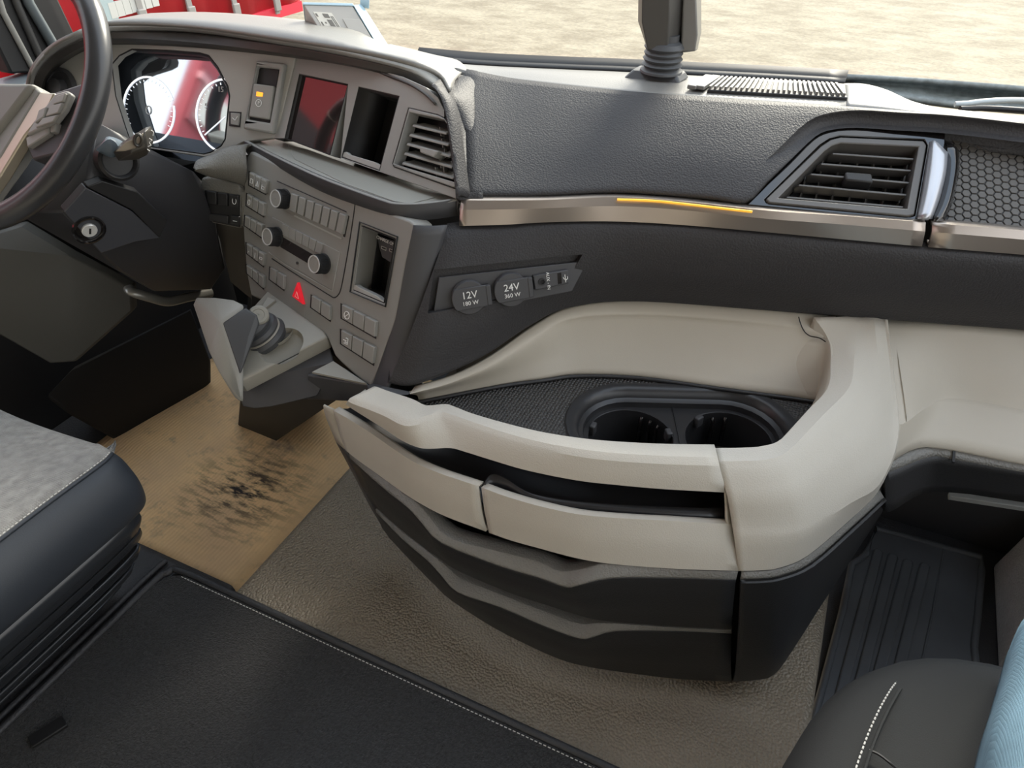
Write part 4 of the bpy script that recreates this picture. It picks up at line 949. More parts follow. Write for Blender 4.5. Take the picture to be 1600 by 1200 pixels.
buttons([(323, 333), (358, 338), (358, 351), (324, 344)], 1, parent=mo, plane=MP, h=.006, m=BTND, well=False)
bb = buttons([(359, 336), (374, 339), (374, 353), (359, 350)], 1, parent=mo, plane=MP, h=.006, m=BTND, well=False)
tube('symbol', MP.L([(364, 345), (370, 346)], .0066), .0008, WHITE, bb[0], seg=5)
cc = MP(366, 314, .0066); tube('symbol', [cc+(xc*math.cos(t)*.7+yc*math.sin(t))*.007 for t in np.linspace(0, 2*math.pi, 12, endpoint=False)], .0007, WHITE, mo, closed=True, seg=5)
KN = mat('brown_grey_knee_plastic', (.085, .075, .062), .55)
plate('knee_panel', [DH(312, 300, 1.68), DH(340, 346, 1.68), DH(392, 355, 1.62), DH(396, 470, 1.62), DH(360, 440, 1.7), DH(346, 380, 1.7)], KN, (0, .03, 0), ins)
# dark skin closing the underside of the dash behind the column
hull('lower_cover', [CL(150, 215, -.07), CL(330, 248, -.07), CL(60, 170, -.07), DH(330, 440, 1.95), DH(120, 420, 2.1), DH(0, 330, 2.15), DH(340, 330, 1.85)]+[p+np.array([0, .2, -.05]) for p in (CL(150, 215, -.07), CL(330, 248, -.07), CL(60, 170, -.07))], BLK, ins)
# ================================================================== LEVER CONSOLE
lev = thing('lever_console', 'dash-mounted lever console with grey hand grip and round rubber collar beside the radio', 'lever console', (-.95, .9, .5))
LP = PL.three(FP(417, 454, 0), FP(507, 517, 0), Z(368, 597, .585))
if LP.n[2] > 0: LP.n = -LP.n
LCM = mat('lever_console_plastic', (.30, .285, .245), .45, bump=.08, bscale=900, bdist=.0006)
top = plate('top_plate', LP.L([(418, 454), (506, 516), (511, 526), (376, 596), (364, 596), (360, 575), (372, 520), (398, 476)]), LCM, LP.n*.035, lev, bevel=.004, seg=3)
cutter = lathe('cut', LP(424, 514, .05), LP.n, [(.047, 0), (.047, .052), (.042, .062), (.028, .068), (.001, .07)], BLK, None, seg=40)
carve(top, cutter)
lathe('bowl', LP(424, 514, -.002), LP.n, [(.0475, 0), (.046, .008), (.038, .018), (.024, .023), (.001, .025)], LCM, lev, seg=40, cap0=False, cap1=False)
hb = [LP(376, 597, -.03), LP(364, 597, -.03), LP(511, 528, -.03), LP(506, 517, -.03), LP(418, 456, -.03), LP(385, 500, -.03), LP(362, 577, -.03),
      Z(380, 636, .51), Z(398, 639, .51), Z(425, 636, .512), Z(460, 627, .52), Z(496, 619, .53), FP(522, 566, .002), FP(520, 560, -.03), Z(375, 600, .51), Z(420, 520, .56)]
hull('housing', hb, FASD, lev, bevel=.003)
SP_ = PL(FP.a-FP.n*.045, FP.n)
sA = SP_(480, 586); sB = FP(575, 602, .006)
VPn = PL.three(sA, sB, sA-np.array([0, 0, 1.0]))
sbot = [VPn(478, 624), VPn(500, 619), VPn(543, 626), VPn(594, 629)]
hull('step', [sA, sB, FP(521, 566, .002), FP(521, 566, -.03), FP(575, 602, -.03), VPn(600, 612)]+sbot+[p+FP.n*.05 for p in sbot], FASD, lev, bevel=.003)
plate('step_top', [SP_(488, 583, .0)+np.array([0, 0, .003]), FP(521, 566, .004)+np.array([0, 0, .003]), FP(573, 601, .006)+np.array([0, 0, .003])], LCM, (0, 0, -.004), lev)
# grip
GRM = mat('grip_plastic', (.26, .252, .225), .42, bump=.15, bscale=600, kind='leather', bdist=.0008)
gt = [(301, 475, .075), (306, 464, .08), (335, 464, .085), (366, 468, .085), (382, 476, .082), (344, 503, .085)]
gb = [(326, 550, .045), (342, 583, .02), (366, 621, -.02), (381, 636, -.03), (372, 588, .012), (356, 560, .035)]
hull('grip', [LP(x, y, o) for x, y, o in gt+gb]+[LP(330, 500, .02), LP(350, 560, -.02)], GRM, lev, bevel=.013, seg=4, ang=70)
hull('grip_shaded_side', [LP(x, y, o) for x, y, o in [(347, 504, .083), (383, 480, .083), (402, 492, .074), (406, 506, .06), (388, 526, .055), (370, 552, .040), (377, 584, .014), (366, 592, .0), (354, 558, .03), (350, 520, .04), (390, 500, .02)]], BELL, lev, bevel=.004)  # dark block paints the shade on the grip's right side
axk = nrm(-LP.n*.9+np.array([-.25, -.1, .1]))
ck = LP(417, 530, -.018)
col_ = lathe('collar', ck, axk, [(.046, 0), (.050, .012), (.046, .02), (.041, .021), (.045, .030), (.042, .038), (.036, .040), (.038, .048), (.032, .058), (.026, .060)], BELL, lev, seg=36, ang=40)
lathe('collar_cap', ck-RT*.0+axk*.021, axk, [(.045, 0), (.043, .003), (.033, .004)], LCM, lev, seg=36)
lathe('thumb_disc', LP(404, 492, .055), nrm(CAM-LP(404, 492)+np.array([-.3, .2, .3])), [(.02, -.012), (.02, 0), (.017, .003), (.012, .003), (.011, .002), (.001, .002)], LCM, lev, seg=28, cap1=False)
sbn = plate('rocker_button', LP.L([(408, 479), (418, 463), (431, 468), (413, 482)], .006), LCM, LP.n*.008, lev, bevel=.0015)
tube('seam', LP.L([(376, 599), (440, 566), (512, 529)], -.008), .0012, BLK, lev, seg=5)

# ================================================================== STEERING WHEEL
wc = np.array([-1.362, .797, 1.083]); wa = .85
wn_ = np.array([0, -math.sin(wa), math.cos(wa)]); wu = np.array([1.0, 0, 0]); wv = np.cross(wn_, wu)
whl = thing('steering_wheel', 'black leather steering wheel with silver spoke and button pad', 'steering wheel', tuple(wc))
tube('rim', [wc+(wu*math.cos(t)+wv*math.sin(t))*.231 for t in np.linspace(0, 2*math.pi, 72, endpoint=False)], .0205, LEA, whl, seg=18, closed=True)
ang = lambda t: wc+(wu*math.cos(t)+wv*math.sin(t))*.231
for t in (.95, 2.2, -2.4):
    d = nrm(ang(t+.01)-ang(t-.01)); rd = nrm(ang(t)-wc)
    tube('rim_seam', [ang(t)+(rd*math.cos(k)+wn_*math.sin(k))*.0206 for k in np.linspace(0, 2*math.pi, 20, endpoint=False)], .0009, mat('seam_thread', (.45, .44, .42), .7), whl, closed=True, seg=5)
tube('stitching', [wc+(wu*math.cos(t)+wv*math.sin(t))*.2105+wn_*.001 for t in np.linspace(0, 2*math.pi, 72, endpoint=False)], .0011, mat('red_thread', (.55, .05, .07), .7), whl, seg=5, closed=True)
WP = PL(wc-wn_*.03, -wn_)
PADC = mat('hub_pad_vinyl', (.19, .185, .165), .5)
plate('hub_pad', WP.L([(-120, 110), (-40, 128), (49, 129), (37, 148), (-30, 235), (-120, 300)], .028), PADC, -wn_*.06, whl, bevel=.008, seg=3)
plate('hub_side', WP.L([(49, 129), (62, 143), (2, 243), (-60, 330), (-100, 300), (37, 148)], .018), FAS, -wn_*.05, whl, bevel=.004)
plate('spoke_trim', WP.L([(62, 143), (85, 145), (76, 166), (38, 212), (0, 275), (-40, 330), (-50, 320), (2, 240)], .016), mat('warm_silver_trim', (.55, .50, .40), .32, metal=.6), -wn_*.02, whl, bevel=.003)
sp_ = plate('spoke', WP.L([(66, 150), (128, 130), (132, 175), (90, 240), (50, 250), (36, 214)], .004), FASD, -wn_*.03, whl, bevel=.004)
bp_ = plate('button_pad', WP.L([(86, 146), (104, 141), (110, 146), (100, 170), (85, 190), (40, 211), (52, 190)], .020), SPM, -wn_*.012, whl, bevel=.003)
for q in ([(88, 150), (102, 145), (98, 158), (82, 163)], [(78, 165), (97, 160), (90, 176), (70, 182)], [(66, 184), (89, 179), (82, 190), (55, 199)], [(60, 172), (72, 166), (68, 182), (54, 192)]):
    plate('key', WP.L(q, .025), BTN, -wn_*.006, bp_, bevel=.0015)
plate('lower_key', WP.L([(40, 215), (78, 196), (76, 208), (42, 230)], .014), SPM, -wn_*.012, whl, bevel=.002)
plate('lower_key', WP.L([(79, 194), (88, 190), (84, 205), (78, 207)], .014), SPM, -wn_*.012, whl, bevel=.002)

# ================================================================== STEERING COLUMN
colm = thing('steering_column', 'faceted black steering column shroud with ignition lock and stalk lever', 'steering column', (-1.36, 1.1, .6))
hp = [(150, 190, 1.56), (185, 208, 1.56), (205, 228, 1.55), (302, 268, 1.62), (318, 300, 1.62), (336, 350, 1.64), (352, 420, 1.70), (330, 452, 1.75), (240, 455, 1.68), (190, 425, 1.58), (158, 396, 1.54), (97, 331, 1.50), (134, 293, 1.50), (20, 330, 1.60), (60, 300, 1.56), (205, 285, 1.53), (240, 330, 1.56)]
hull('shroud', [DH(*q) for q in hp]+[DH(150, 190, 1.9), DH(330, 300, 1.95), DH(300, 440, 1.95), DH(20, 330, 2.0)], mat('column_plastic', (.03, .03, .033), .42), colm, bevel=.004)
CP = PL.three(DH(134, 294, 1.49), DH(98, 331, 1.49), DH(190, 385, 1.53))
lkp = plate('lock_panel', CP.L([(134, 293), (100, 331), (158, 396), (212, 378), (252, 372), (206, 330)], .004), mat('column_panel_plastic', (.05, .052, .06), .4), CP.n*.02, colm, bevel=.002)
lk = CP(139, 359, .004)
rng = lathe('lock_ring', lk, -CP.n, [(.030, -.002), (.030, .003), (.027, .004), (.024, .003), (.020, -.003), (.019, -.004)], GLOSS, lkp, seg=32, cap1=False)
lathe('lock_barrel', lk, -CP.n, [(.014, -.006), (.014, .004), (.0125, .0055), (.001, .0055)], CHR, rng, seg=24, cap1=False)
obox('key_slot', lk-CP.n*.0055, nrm(CP(139, 365)-CP(139, 355))*.006, nrm(CP(145, 359)-CP(135, 359))*.0018, CP.n*.0006, BLK, rng)
plate('dark_facet', CP.L([(160, 283), (136, 292), (206, 328), (250, 372), (262, 345), (215, 300)], .006), BLK, CP.n*.02, colm, bevel=.002)
# stalk
lathe('stalk_socket', DH(186, 252, 1.50), nrm(CAM-DH(186, 252, 1.5)+np.array([.3, .3, -.2])), [(.036, -.03), (.036, 0), (.031, .004), (.028, 0), (.026, -.006)], BLK, colm, seg=32)
surf('stalk_collar', [[DH(158, 232, 1.5), DH(166, 214, 1.5), DH(182, 216, 1.5), DH(196, 224, 1.5)], [DH(150, 234, 1.47), DH(168, 218, 1.47), DH(180, 222, 1.47), DH(186, 232, 1.47)], [DH(158, 240, 1.48), DH(172, 246, 1.47), DH(178, 246, 1.47), DH(184, 244, 1.48)]], BLUEG if False else mat('collar_plastic', (.10, .13, .16), .4), colm, su=3, sv=3, solid=.006)
STK = mat('stalk_plastic', (.05, .046, .04), .35)
hull('stalk', [DH(x, y, d) for x, y, d in [(176, 238, 1.46), (188, 224, 1.46), (212, 212, 1.43), (228, 199, 1.42), (236, 197, 1.43), (241, 204, 1.43), (240, 222, 1.43), (230, 243, 1.43), (216, 250, 1.44), (204, 251, 1.45), (184, 252, 1.47)]]+[DH(x, y, d) for x, y, d in [(200, 222, 1.40), (226, 206, 1.39), (230, 232, 1.39), (206, 240, 1.40)]], STK, colm, bevel=.003)
plate('stalk_trim', [DH(x, y, 1.385) for x, y in [(180, 237), (196, 222), (214, 215), (224, 207), (222, 222), (211, 232), (196, 236)]], mat('stalk_trim_plastic', (.26, .22, .17), .35), nrm(DH(200, 225, 2)-CAM)*.02, colm, bevel=.002)
tube('stalk_ring', [DH(216+6*math.cos(t), 219+9*math.sin(t), 1.382) for t in np.linspace(0, 2*math.pi, 16, endpoint=False)], .003, STK, colm, closed=True, seg=6)
EP = PL.three(DH(236, 200, 1.405), DH(241, 208, 1.41), DH(228, 243, 1.41))
for L_ in ([(236, 203), (240, 206), (239, 212)], [(233, 216), (238, 219), (233, 222), (236, 227), (231, 229)], [(230, 233), (234, 236)]):
    tube('symbol', [DH(x, y, 1.388) for x, y in L_], .0006, WHITE, colm, seg=4)
# release handle under the column
hdl = tag(tube('column_handle', cr_spline([DH(201, 449, 1.74), DH(206, 456, 1.72), DH(235, 465, 1.72), DH(262, 471, 1.74), DH(295, 464, 1.78), DH(330, 457, 1.84)], 5), .012, mat('handle_metal', (.28, .27, .24), .3, metal=.5), None, seg=10, flat=.6), 'thin grey bar handle below the steering column', 'handle')

# ================================================================== DRIVER'S FOOTWELL
kp = plate('knee_bolster', [DH(x, y, d) for x, y, d in [(-60, 380, 2.05), (30, 352, 2.05), (110, 400, 1.98), (205, 450, 1.95), (206, 488, 1.95), (118, 566, 1.95), (78, 569, 1.97), (0, 525, 2.03), (-60, 490, 2.08)]], mat('knee_bolster_plastic', (.085, .083, .074), .5, bump=.2, bscale=400, kind='leather', bdist=.001), (-.01, .03, 0), None, bevel=.006)
tag(kp, 'dull grey knee panel under the steering column, left side', 'knee panel')
tag(hull('footwell_dark_fill', [DH(x, y, d) for x, y, d in [(70, 620, 1.95), (118, 570, 1.98), (300, 480, 2.1), (110, 650, 1.95), (330, 560, 2.15), (200, 700, 2.1)]]+[Z(150, 640, -.06), Z(330, 600, -.06)], mat('footwell_darkness', (.006, .006, .0065), .8), None, bevel=.01), 'added black shape standing in for the darkness of the footwell behind the driver seat cushion', 'duct')  # added black hull: the footwell's darkness put into its colour
# cardboard
cbp = [(-1.85, .70), (-1.42, .69), (-1.24, .685), (-1.075, .70), (-1.052, .74), (-1.052, 1.0), (-1.05, 1.3), (-1.055, 1.62), (-1.4, 1.64), (-1.8, 1.6)]
V = []; F = []; nx, ny = 26, 30
for i in range(nx+1):
    for j in range(ny+1):
        u = i/nx; v = j/ny; x = -1.85+.80*u; y = .695+.95*v
        if u > .97 and v < .05: x -= .03*(1-v/.05)
        if v == 0: y += .006*math.sin(x*31)
        zc = -.055+.0035*math.sin(x*9+1)*math.sin(y*11)+.006*math.exp(-((y-1.02-.12*(x+1.4))/.012)**2)*.6
        V.append((x, y, zc))
for i in range(nx):
    for j in range(ny): F.append((i*(ny+1)+j, (i+1)*(ny+1)+j, (i+1)*(ny+1)+j+1, i*(ny+1)+j+1))
tag(mk('cardboard_sheet', V, F, CARD, None, solid=.004, face_cam=True), 'stained brown cardboard sheet lying in the driver footwell', 'cardboard')

# ================================================================== FLOOR COVERINGS
struct(boxm('floor_seat', -2.05, -1.06, -1.2, .69, -.08, -.004, FLOORD, bevel=.02))
mat_t = thing('carpet_mat', 'charcoal carpet mat with bound stitched edge on the floor between the seats', 'mat', (-.6, .2, .003))
mo_ = [(-1.225, -.6), (-1.225, .60), (-1.21, .632), (-1.18, .647), (.12, .647), (.20, .60), (.20, -.6)]
plate('carpet', [np.array([x, y, .014]) for x, y in mo_], CARPET, (0, 0, -.012), mat_t, bevel=.003)
edge = cr_spline([np.array([x, y, .013]) for x, y in [(-1.232, -.6), (-1.232, .2), (-1.232, .58), (-1.222, .635), (-1.185, .655), (-.9, .655), (.12, .655)]], 6)
tube('binding', edge, .0085, FLOORD, mat_t, seg=8)
dashes('stitching', [np.array([-1.18, .640, .016]), np.array([.12, .640, .016])], THREAD, mat_t, pitch=.0095, r=.0011)
b2 = [np.array([-1.21+.0, y, .016]) for y in (-.6, .0, .58)]+[np.array([-1.195, .61, .016])]
tube('inner_piping', [np.array([-1.265, y, .004]) for y in (-.6, .2, .60)]+[np.array([-1.263, .665, .003])], .007, FLOORD, mat_t, seg=8)
obox('latch_tab', Z(75, 1143, .02), (.012, .03, 0), (.014, -.005, 0), (0, 0, .004), BLK, mat_t, bevel=.002)
# rubber mat on the passenger side
rm = thing('rubber_mat', 'black ribbed rubber mat in the passenger footwell', 'mat', (.45, 1.3, -.165))
rp = [(1368, 826), (1533, 871), (1534, 890), (1528, 960), (1522, 1010), (1526, 1050), (1545, 1080), (1600, 1100), (1720, 1130), (1600, 1400), (1200, 1400), (1250, 1200), (1286, 1070), (1316, 955), (1331, 882), (1345, 873), (1353, 866)]
rp3 = [Z(x, y, -.15) for x, y in rp]
plate('mat_base', rp3, RUB, (0, 0, -.012), rm, bevel=.003)
tube('raised_rim', rp3, .009, RUB, rm, closed=True, seg=8)
for (x0, y0, x1, y1) in [(1374, 857, 1300, 1140), (1397, 864, 1328, 1130), (1421, 873, 1356, 1120), (1447, 879, 1389, 1110)]:
    a = Z(x0, y0, -.144); b = Z(x1, y1, -.144); d = nrm(b-a); s = np.cross(d, [0, 0, 1])
    pts = [a-s*.013+d*.01, a-s*.008+d*.001, a+s*.008+d*.001, a+s*.013+d*.01, b+s*.013, b-s*.013]
    plate('rib', pts, RUB, (0, 0, -.01), rm, bevel=.004)
for L in ([(1474, 858), (1456, 960), (1432, 1070)],):
    tube('ridge', [Z(x, y, -.149) for x, y in L], .002, RUB, rm, seg=6)
LGV = mat('light_grained_floor_vinyl', (.42, .40, .39), .45, bump=.8, bscale=140, kind='leather', bdist=.005)
ss = hull('sill_block', [np.array(q) for q in [(.675, 1.70, -.17), (.665, 1.22, -.17), (.76, 1.12, -.17), (1.26, 1.12, -.17), (1.26, 1.72, -.17), (.72, 1.70, .12), (.75, 1.25, .10), (.82, 1.18, .10), (1.26, 1.2, .12), (1.26, 1.72, .12)]], LGV, None, bevel=.01); tag(ss, 'light grey grained floor block right of the ribbed rubber mat', 'floor block')
struct(obox('wall_footwell', (.80, 1.74, .05), (.55, .0, 0), (0, .02, .0), (0, -.05, .26), FASD))

# ================================================================== SEATS
ds = thing('driver_seat', 'driver seat cushion in grey woven fabric with dark blue-black side bolster', 'seat', (-1.4, .1, 0))
ys_ = [-.5, 0, .25, .42, .51, .558, .583, .594, .600, .602]
def sec(y, pts): return [np.array([x, y, z]) for x, z in pts]
topz = [0, 0, 0, 0, -.003, -.008, -.016, -.028, -.045, -.055]
shx = [0, 0, 0, 0, -.001, -.006, -.020, -.045, -.11, -.35]
F_T = [(-1.098, .515), (-1.125, .522), (-1.2, .515), (-1.4, .50), (-1.6, .515), (-1.68, .52)]
surf('cushion_top', [[np.array([min(x, -1.098+s) if k == 0 else min(x, -1.125+s), y, z+t]) for k, (x, z) in enumerate(F_T)] for y, t, s in zip(ys_[:8]+[.6025], topz[:8]+[-.06], shx[:8]+[-.06])], SEATF, ds, su=5, sv=4, solid=.03)
F_S = [(-1.098, .515), (-1.075, .500), (-1.055, .46), (-1.052, .42), (-1.062, .385), (-1.09, .375)]
def side_sec(y, t, s): return [np.array([x+s, y, z+t*(1-k/6)]) for k, (x, z) in enumerate(F_S)]
surf('side_bolster', [side_sec(y, t, s) for y, t, s in zip(ys_, topz, shx)], SEATD, ds, su=4, sv=4, solid=.02)
st = cr_spline([np.array([-1.101+s, y, .519+t]) for y, t, s in zip(ys_[:7], topz, shx)], 8)
dashes('stitching', st, THREAD, ds, pitch=.0075, r=.0010)
tube('piping', [p+np.array([.004, 0, -.004]) for p in st], .0035, SEATD, ds, seg=8)
BELS = mat('glossy_bellows_rubber', (.028, .031, .036), .22)
for k, (x0, z0, x1, z1, m) in enumerate([(-1.085, .378, -1.082, .318, BELS), (-1.082, .320, -1.125, .252, BELS), (-1.115, .256, -1.175, .172, BELS), (-1.16, .176, -1.24, .082, BELS), (-1.225, .086, -1.33, -.002, BELS)]):
    fr = [.575, .570, .565, .56, .55][k]
    A_ = [np.array([x0, -.5, z0]), np.array([x0, .2, z0]), np.array([x0-.004, fr-.05, z0]), np.array([x0-.03, fr-.01, z0]), np.array([x0-.09, fr, z0]), np.array([x0-.4, fr, z0])]
    B_ = [np.array([x1, -.5, z1]), np.array([x1, .2, z1]), np.array([x1-.004, fr-.06, z1]), np.array([x1-.03, fr-.02, z1]), np.array([x1-.09, fr-.01, z1]), np.array([x1-.4, fr-.01, z1])]
    M_ = [a*.5+b*.5+np.array([.012, .006, .006]) for a, b in zip(A_, B_)]
    surf('base_trim' if k == 0 else 'bellows_fold', [A_, M_, B_], m, ds, su=4, sv=4, solid=.006)
tube('seam_line', cr_spline([np.array([-1.2, .30, .5175]), np.array([-1.19, .35, .518]), np.array([-1.21, .40, .5165]), np.array([-1.28, .43, .511])], 5), .0018, SEATD, ds, seg=6)

ps = thing('passenger_seat', 'black cloth passenger seat cushion with white stitched seam', 'seat', (.55, .2, -.17))
def ring(z, s, n=56, cx=.57, cy=.25, hx=.44, hy=.63, e=3.1):
    P = []
    for k in range(n):
        a = 2*math.pi*k/n; c, q = math.cos(a), math.sin(a)
        P.append(np.array([cx+hx*s*math.copysign(abs(c)**(2/e), c), cy+hy*s*math.copysign(abs(q)**(2/e), q), z]))
    return P
rgs = [ring(.26, .97), ring(.34, 1.0), ring(.40, .995), ring(.44, .97), ring(.465, .93), ring(.48, .86), ring(.49, .7), ring(.492, .4), ring(.493, .1)]
n = 56; V = [p for r in rgs for p in r]; F = []
for j in range(len(rgs)-1):
    for k in range(n): F.append((j*n+k, j*n+(k+1) % n, (j+1)*n+(k+1) % n, (j+1)*n+k))
F.append(tuple((len(rgs)-1)*n+k for k in range(n))); F.append(tuple(range(n)))
mk('cushion', V, F, SEATB, ps, ang=60)
sl = cr_spline([Z(1408, 1064, .462), Z(1396, 1080, .478), Z(1380, 1108, .488), Z(1363, 1145, .493), Z(1350, 1180, .4945), Z(1335, 1225, .4945)], 6)
tube('seam', [p+np.array([.006, 0, -.0005]) for p in sl], .0022, SEATB, ps, seg=6); dashes('stitching', [p+np.array([-.004, 0, .001]) for p in sl], THREAD, ps, pitch=.0075, r=.0011)
tube('seam', cr_spline([Z(1358, 1172, .493), Z(1375, 1180, .4945), Z(1400, 1200, .4945)], 4), .002, BLK, ps, seg=6)
boxm('seat_base', .3, .9, -.3, .6, -.17, .26, BLK, ps, bevel=.02)
dn = [[Z(1606, 960, .60), Z(1585, 1040, .60), Z(1562, 1120, .60), Z(1552, 1200, .60), Z(1550, 1300, .60)]]
dn.append([p+np.array([.035, .0, .055]) for p in dn[0]]); dn.append([p+np.array([.10, .0, .075]) for p in dn[0]]); dn.append([p+np.array([.19, -.01, .03]) for p in dn[0]])
dn.insert(0, [p+np.array([.01, .0, -.10]) for p in dn[0]])
tag(surf('denim_cloth', dn, DENIM, None, su=5, sv=5, solid=.02), 'light blue denim cloth on the passenger seat, cut off by the right picture edge', 'cloth')

# ================================================================== THINGS ON THE DASH
mn = thing('dash_mount', 'dark device mount with ribbed rubber bellows standing on the dash top', 'mount', tuple(Z(1027, 121, 1.03)))
bc = Z(1027, 122, 1.03)
hull('foot', [bc+np.array([x, y, 0]) for x, y in ((-.065, -.035), (.055, -.03), (.062, .03), (-.055, .03))]+[bc+np.array([x, y, .016]) for x, y in ((-.05, -.022), (.045, -.02), (.05, .024), (-.045, .024))], BELL, mn, bevel=.005, seg=3)
bx0 = bc+np.array([.006, .0, .014]); prof = [(.044, 0)]
for k in range(4): prof += [(.043-.001*k, .004+.011*k), (.036, .009+.011*k)]
prof += [(.041, .048), (.036, .056), (.028, .060), (.028, .072)]
lathe('bellows', bx0, (0.02, 0, 1), prof, BELL, mn, seg=32, ang=20)
d0 = 1.62
def hd(L, d): return [DH(x, y, d) for x, y in L]
hull('head', hd([(1004, -60), (1048, -60), (1004, 20), (1003, 35), (1012, 78), (1041, 79), (1046, 30)], 1.575)+hd([(998, -60), (997, 33), (1013, 82), (1060, 82), (1066, 60), (1071, 30), (1078, -60)], 1.62)+hd([(1006, -60), (1066, -60), (1062, 60), (1016, 76)], 1.66), MNT, mn, bevel=.002)
hull('rear_shell', hd([(1070, -60), (1086, -60), (1075, 30), (1064, 82), (1086, 80), (1090, 55), (1089, 0)], 1.60)+hd([(1096, -60), (1096, 50), (1090, 78), (1062, 83), (1062, -60)], 1.68), mat('mount_shell_plastic', (.16, .155, .145), .35), mn, bevel=.003)
tb_ = thing('toll_box', 'grey electronic box with paper rating sticker, tilted against the windscreen', 'toll box', tuple(DH(560, 70, 1.75)))
a, b = DH(474, 7, 1.74), DH(551, 9, 1.74); c_, d_ = DH(596, 84, 1.66), DH(524, 84, 1.66)
BP = PL.three(a, b, c_); bkv = BP.n*.055
q4 = [BP(474, 7), BP(551, 9), BP(596, 84), BP(524, 84)]
hull('body', q4+[p+bkv for p in q4], GLASSG, tb_, bevel=.002)
rs = [BP(551, 9), BP(596, 84)]
hull('side_shell', [BP(551, 8, -.001), BP(566, 6, -.02), BP(598, 84, -.001), BP(613, 80, -.02), BP(553, 9, .003), BP(598, 85, .003)]+[p+bkv*1.05 for p in (BP(551, 9), BP(596, 84), BP(560, 9), BP(606, 84))], BLUEG, tb_, bevel=.002)
hull('top_shell', [BP(473, 7, .002), BP(552, 9, .002)]+[p+bkv*1.1 for p in (BP(473, 6), BP(552, 8))]+[BP(473, 3, .001), BP(552, 5, .001)], BLUEG, tb_, bevel=.001)
lbl = plate('sticker', BP.L([(489, 18), (518, 20), (552, 72), (521, 70)], .001), STICK, BP.n*.001, tb_)
lq = [(489, 18), (518, 20), (552, 72), (521, 70)]
INK = mat('grey_ink', (.16, .15, .13), .7)
for (u0, v0, u1, v1) in [(.05, .05, .15, .14), (.45, .04, .75, .16), (.08, .3, .16, .62), (.5, .22, .75, .6), (.3, .3, .38, .34), (.3, .42, .38, .5), (.82, .1, .86, .9), (.91, .1, .95, .9)]:
    plate('print', BP.L(inset_q(lq, u0, v0, u1, v1), .0016), INK, BP.n*.0005, lbl)
cv = plate('cover', BP.L([(535, 29), (563, 30), (588, 71), (558, 71)], .002), GLASSG, BP.n*.003, tb_, bevel=.001)
lathe('dot', BP(555, 51, .0025), -BP.n, [(.004, 0), (.0035, .001), (.001, .001)], INK, cv, seg=12)
tube('hinge', [BP(563, 2, -.02), BP(577, 4, -.02)], .012, BLUEG, tb_, seg=14)

# ================================================================== OUTSIDE
win = surf('window_1', [[p+np.array([0, .05, .02]) for p in wb3], [p+np.array([0, -.02, .42]) for p in wb3], [p+np.array([.0, -.12, .85]) for p in wb3]], GLS, None, su=3, sv=3, solid=0); struct(win)
wl_ = [np.array([-2.03, 1.46, .96]), np.array([-1.75, 1.56, 1.0]), np.array([-1.3, 1.58, 1.03]), np.array([-1.1, 1.56, 1.03]), wb3[0]+np.array([0, .05, .02])]
win2 = surf('window_2', [wl_, [p+np.array([0, -.07, .40]) for p in wl_], [p+np.array([0, -.17, .83]) for p in wl_]], GLS, None, su=3, sv=3, solid=0); struct(win2)
# red curtain trailer parked alongside
tx = -7.05
trl = thing('trailer', 'red curtain-sided trailer with grey straps parked beside the truck', 'trailer', (tx-1.2, 2, -1.5))
def TX(x, y, o=0): return XP(x, y, tx+o)
V = []; F = []; ny = 120; y0, y1 = -5.0, 8.45
for j in range(ny+1):
    y = y0+(y1-y0)*j/ny; b = .035*math.sin(y*7)+.02*math.sin(y*17)
    V += [(tx+b*.6, y, -.42), (tx+b, y, .6), (tx+b, y, 1.6), (tx+b*.5, y, 2.6)]
for j in range(ny):
    for k in range(3): F.append((j*4+k, (j+1)*4+k, (j+1)*4+k+1, j*4+k+1))
mk('curtain', V, F, REDC, trl, solid=.01, face_cam=True)
boxm('body', tx-2.5, tx-.06, y0, y1-.02, -.5, 2.6, mat('trailer_frame_paint', (.5, .05, .06), .5), trl)
boxm('side_rail', tx-.08, tx+.03, y0, y1, -.52, -.40, mat('rail_red', (.62, .03, .06), .4), trl)
pp = TX(160, 20); boxm('corner_post', tx-.05, tx+.06, pp[1]-.22, pp[1]+.12, -.5, 2.6, PALE, trl)
for px, py in ((215, 25), (292, 20), (362, 15), (425, 4), (40, 60), (8, 80)):
    p = TX(px, py); s = boxm('strap', tx+.055, tx+.075, p[1]-.035, p[1]+.035, -.46, 2.5, STRAP, trl); boxm('buckle', tx+.06, tx+.10, p[1]-.05, p[1]+.05, p[2]-.09, p[2]+.07, STRAP, s, bevel=.01)
t0, t1 = TX(168, 18), TX(240, -2)
for k in range(7):
    q = bil([(164, 13), (240, -8), (241, 0), (166, 21)], (k+.5)/7, .5); p = TX(q[0], q[1]); boxm('reflective_tape', tx+.04, tx+.062, p[1]-.042, p[1]+.042, p[2]-.07, p[2]+.07, mat('tape_white', (.5, .5, .48), .5), trl)
bp1 = TX(395, 30); boxm('tank_box', tx-.8, tx-.02, bp1[1]-.55, bp1[1]+.6, -1.0, -.55, PALE, trl, bevel=.05)
for yy in (-3.5, -2.2, -.9):
    lathe('wheel', (tx-.02, yy, -1.0), (-1, 0, 0), [(.2, -.02), (.32, 0), (.5, .01), (.5, .3), (.3, .31)], RUB, trl, seg=32)
for yy in (4.9, 7.9): boxm('landing_leg', tx-.6, tx-.45, yy-.06, yy+.06, -1.5, -.5, STRAP, trl)
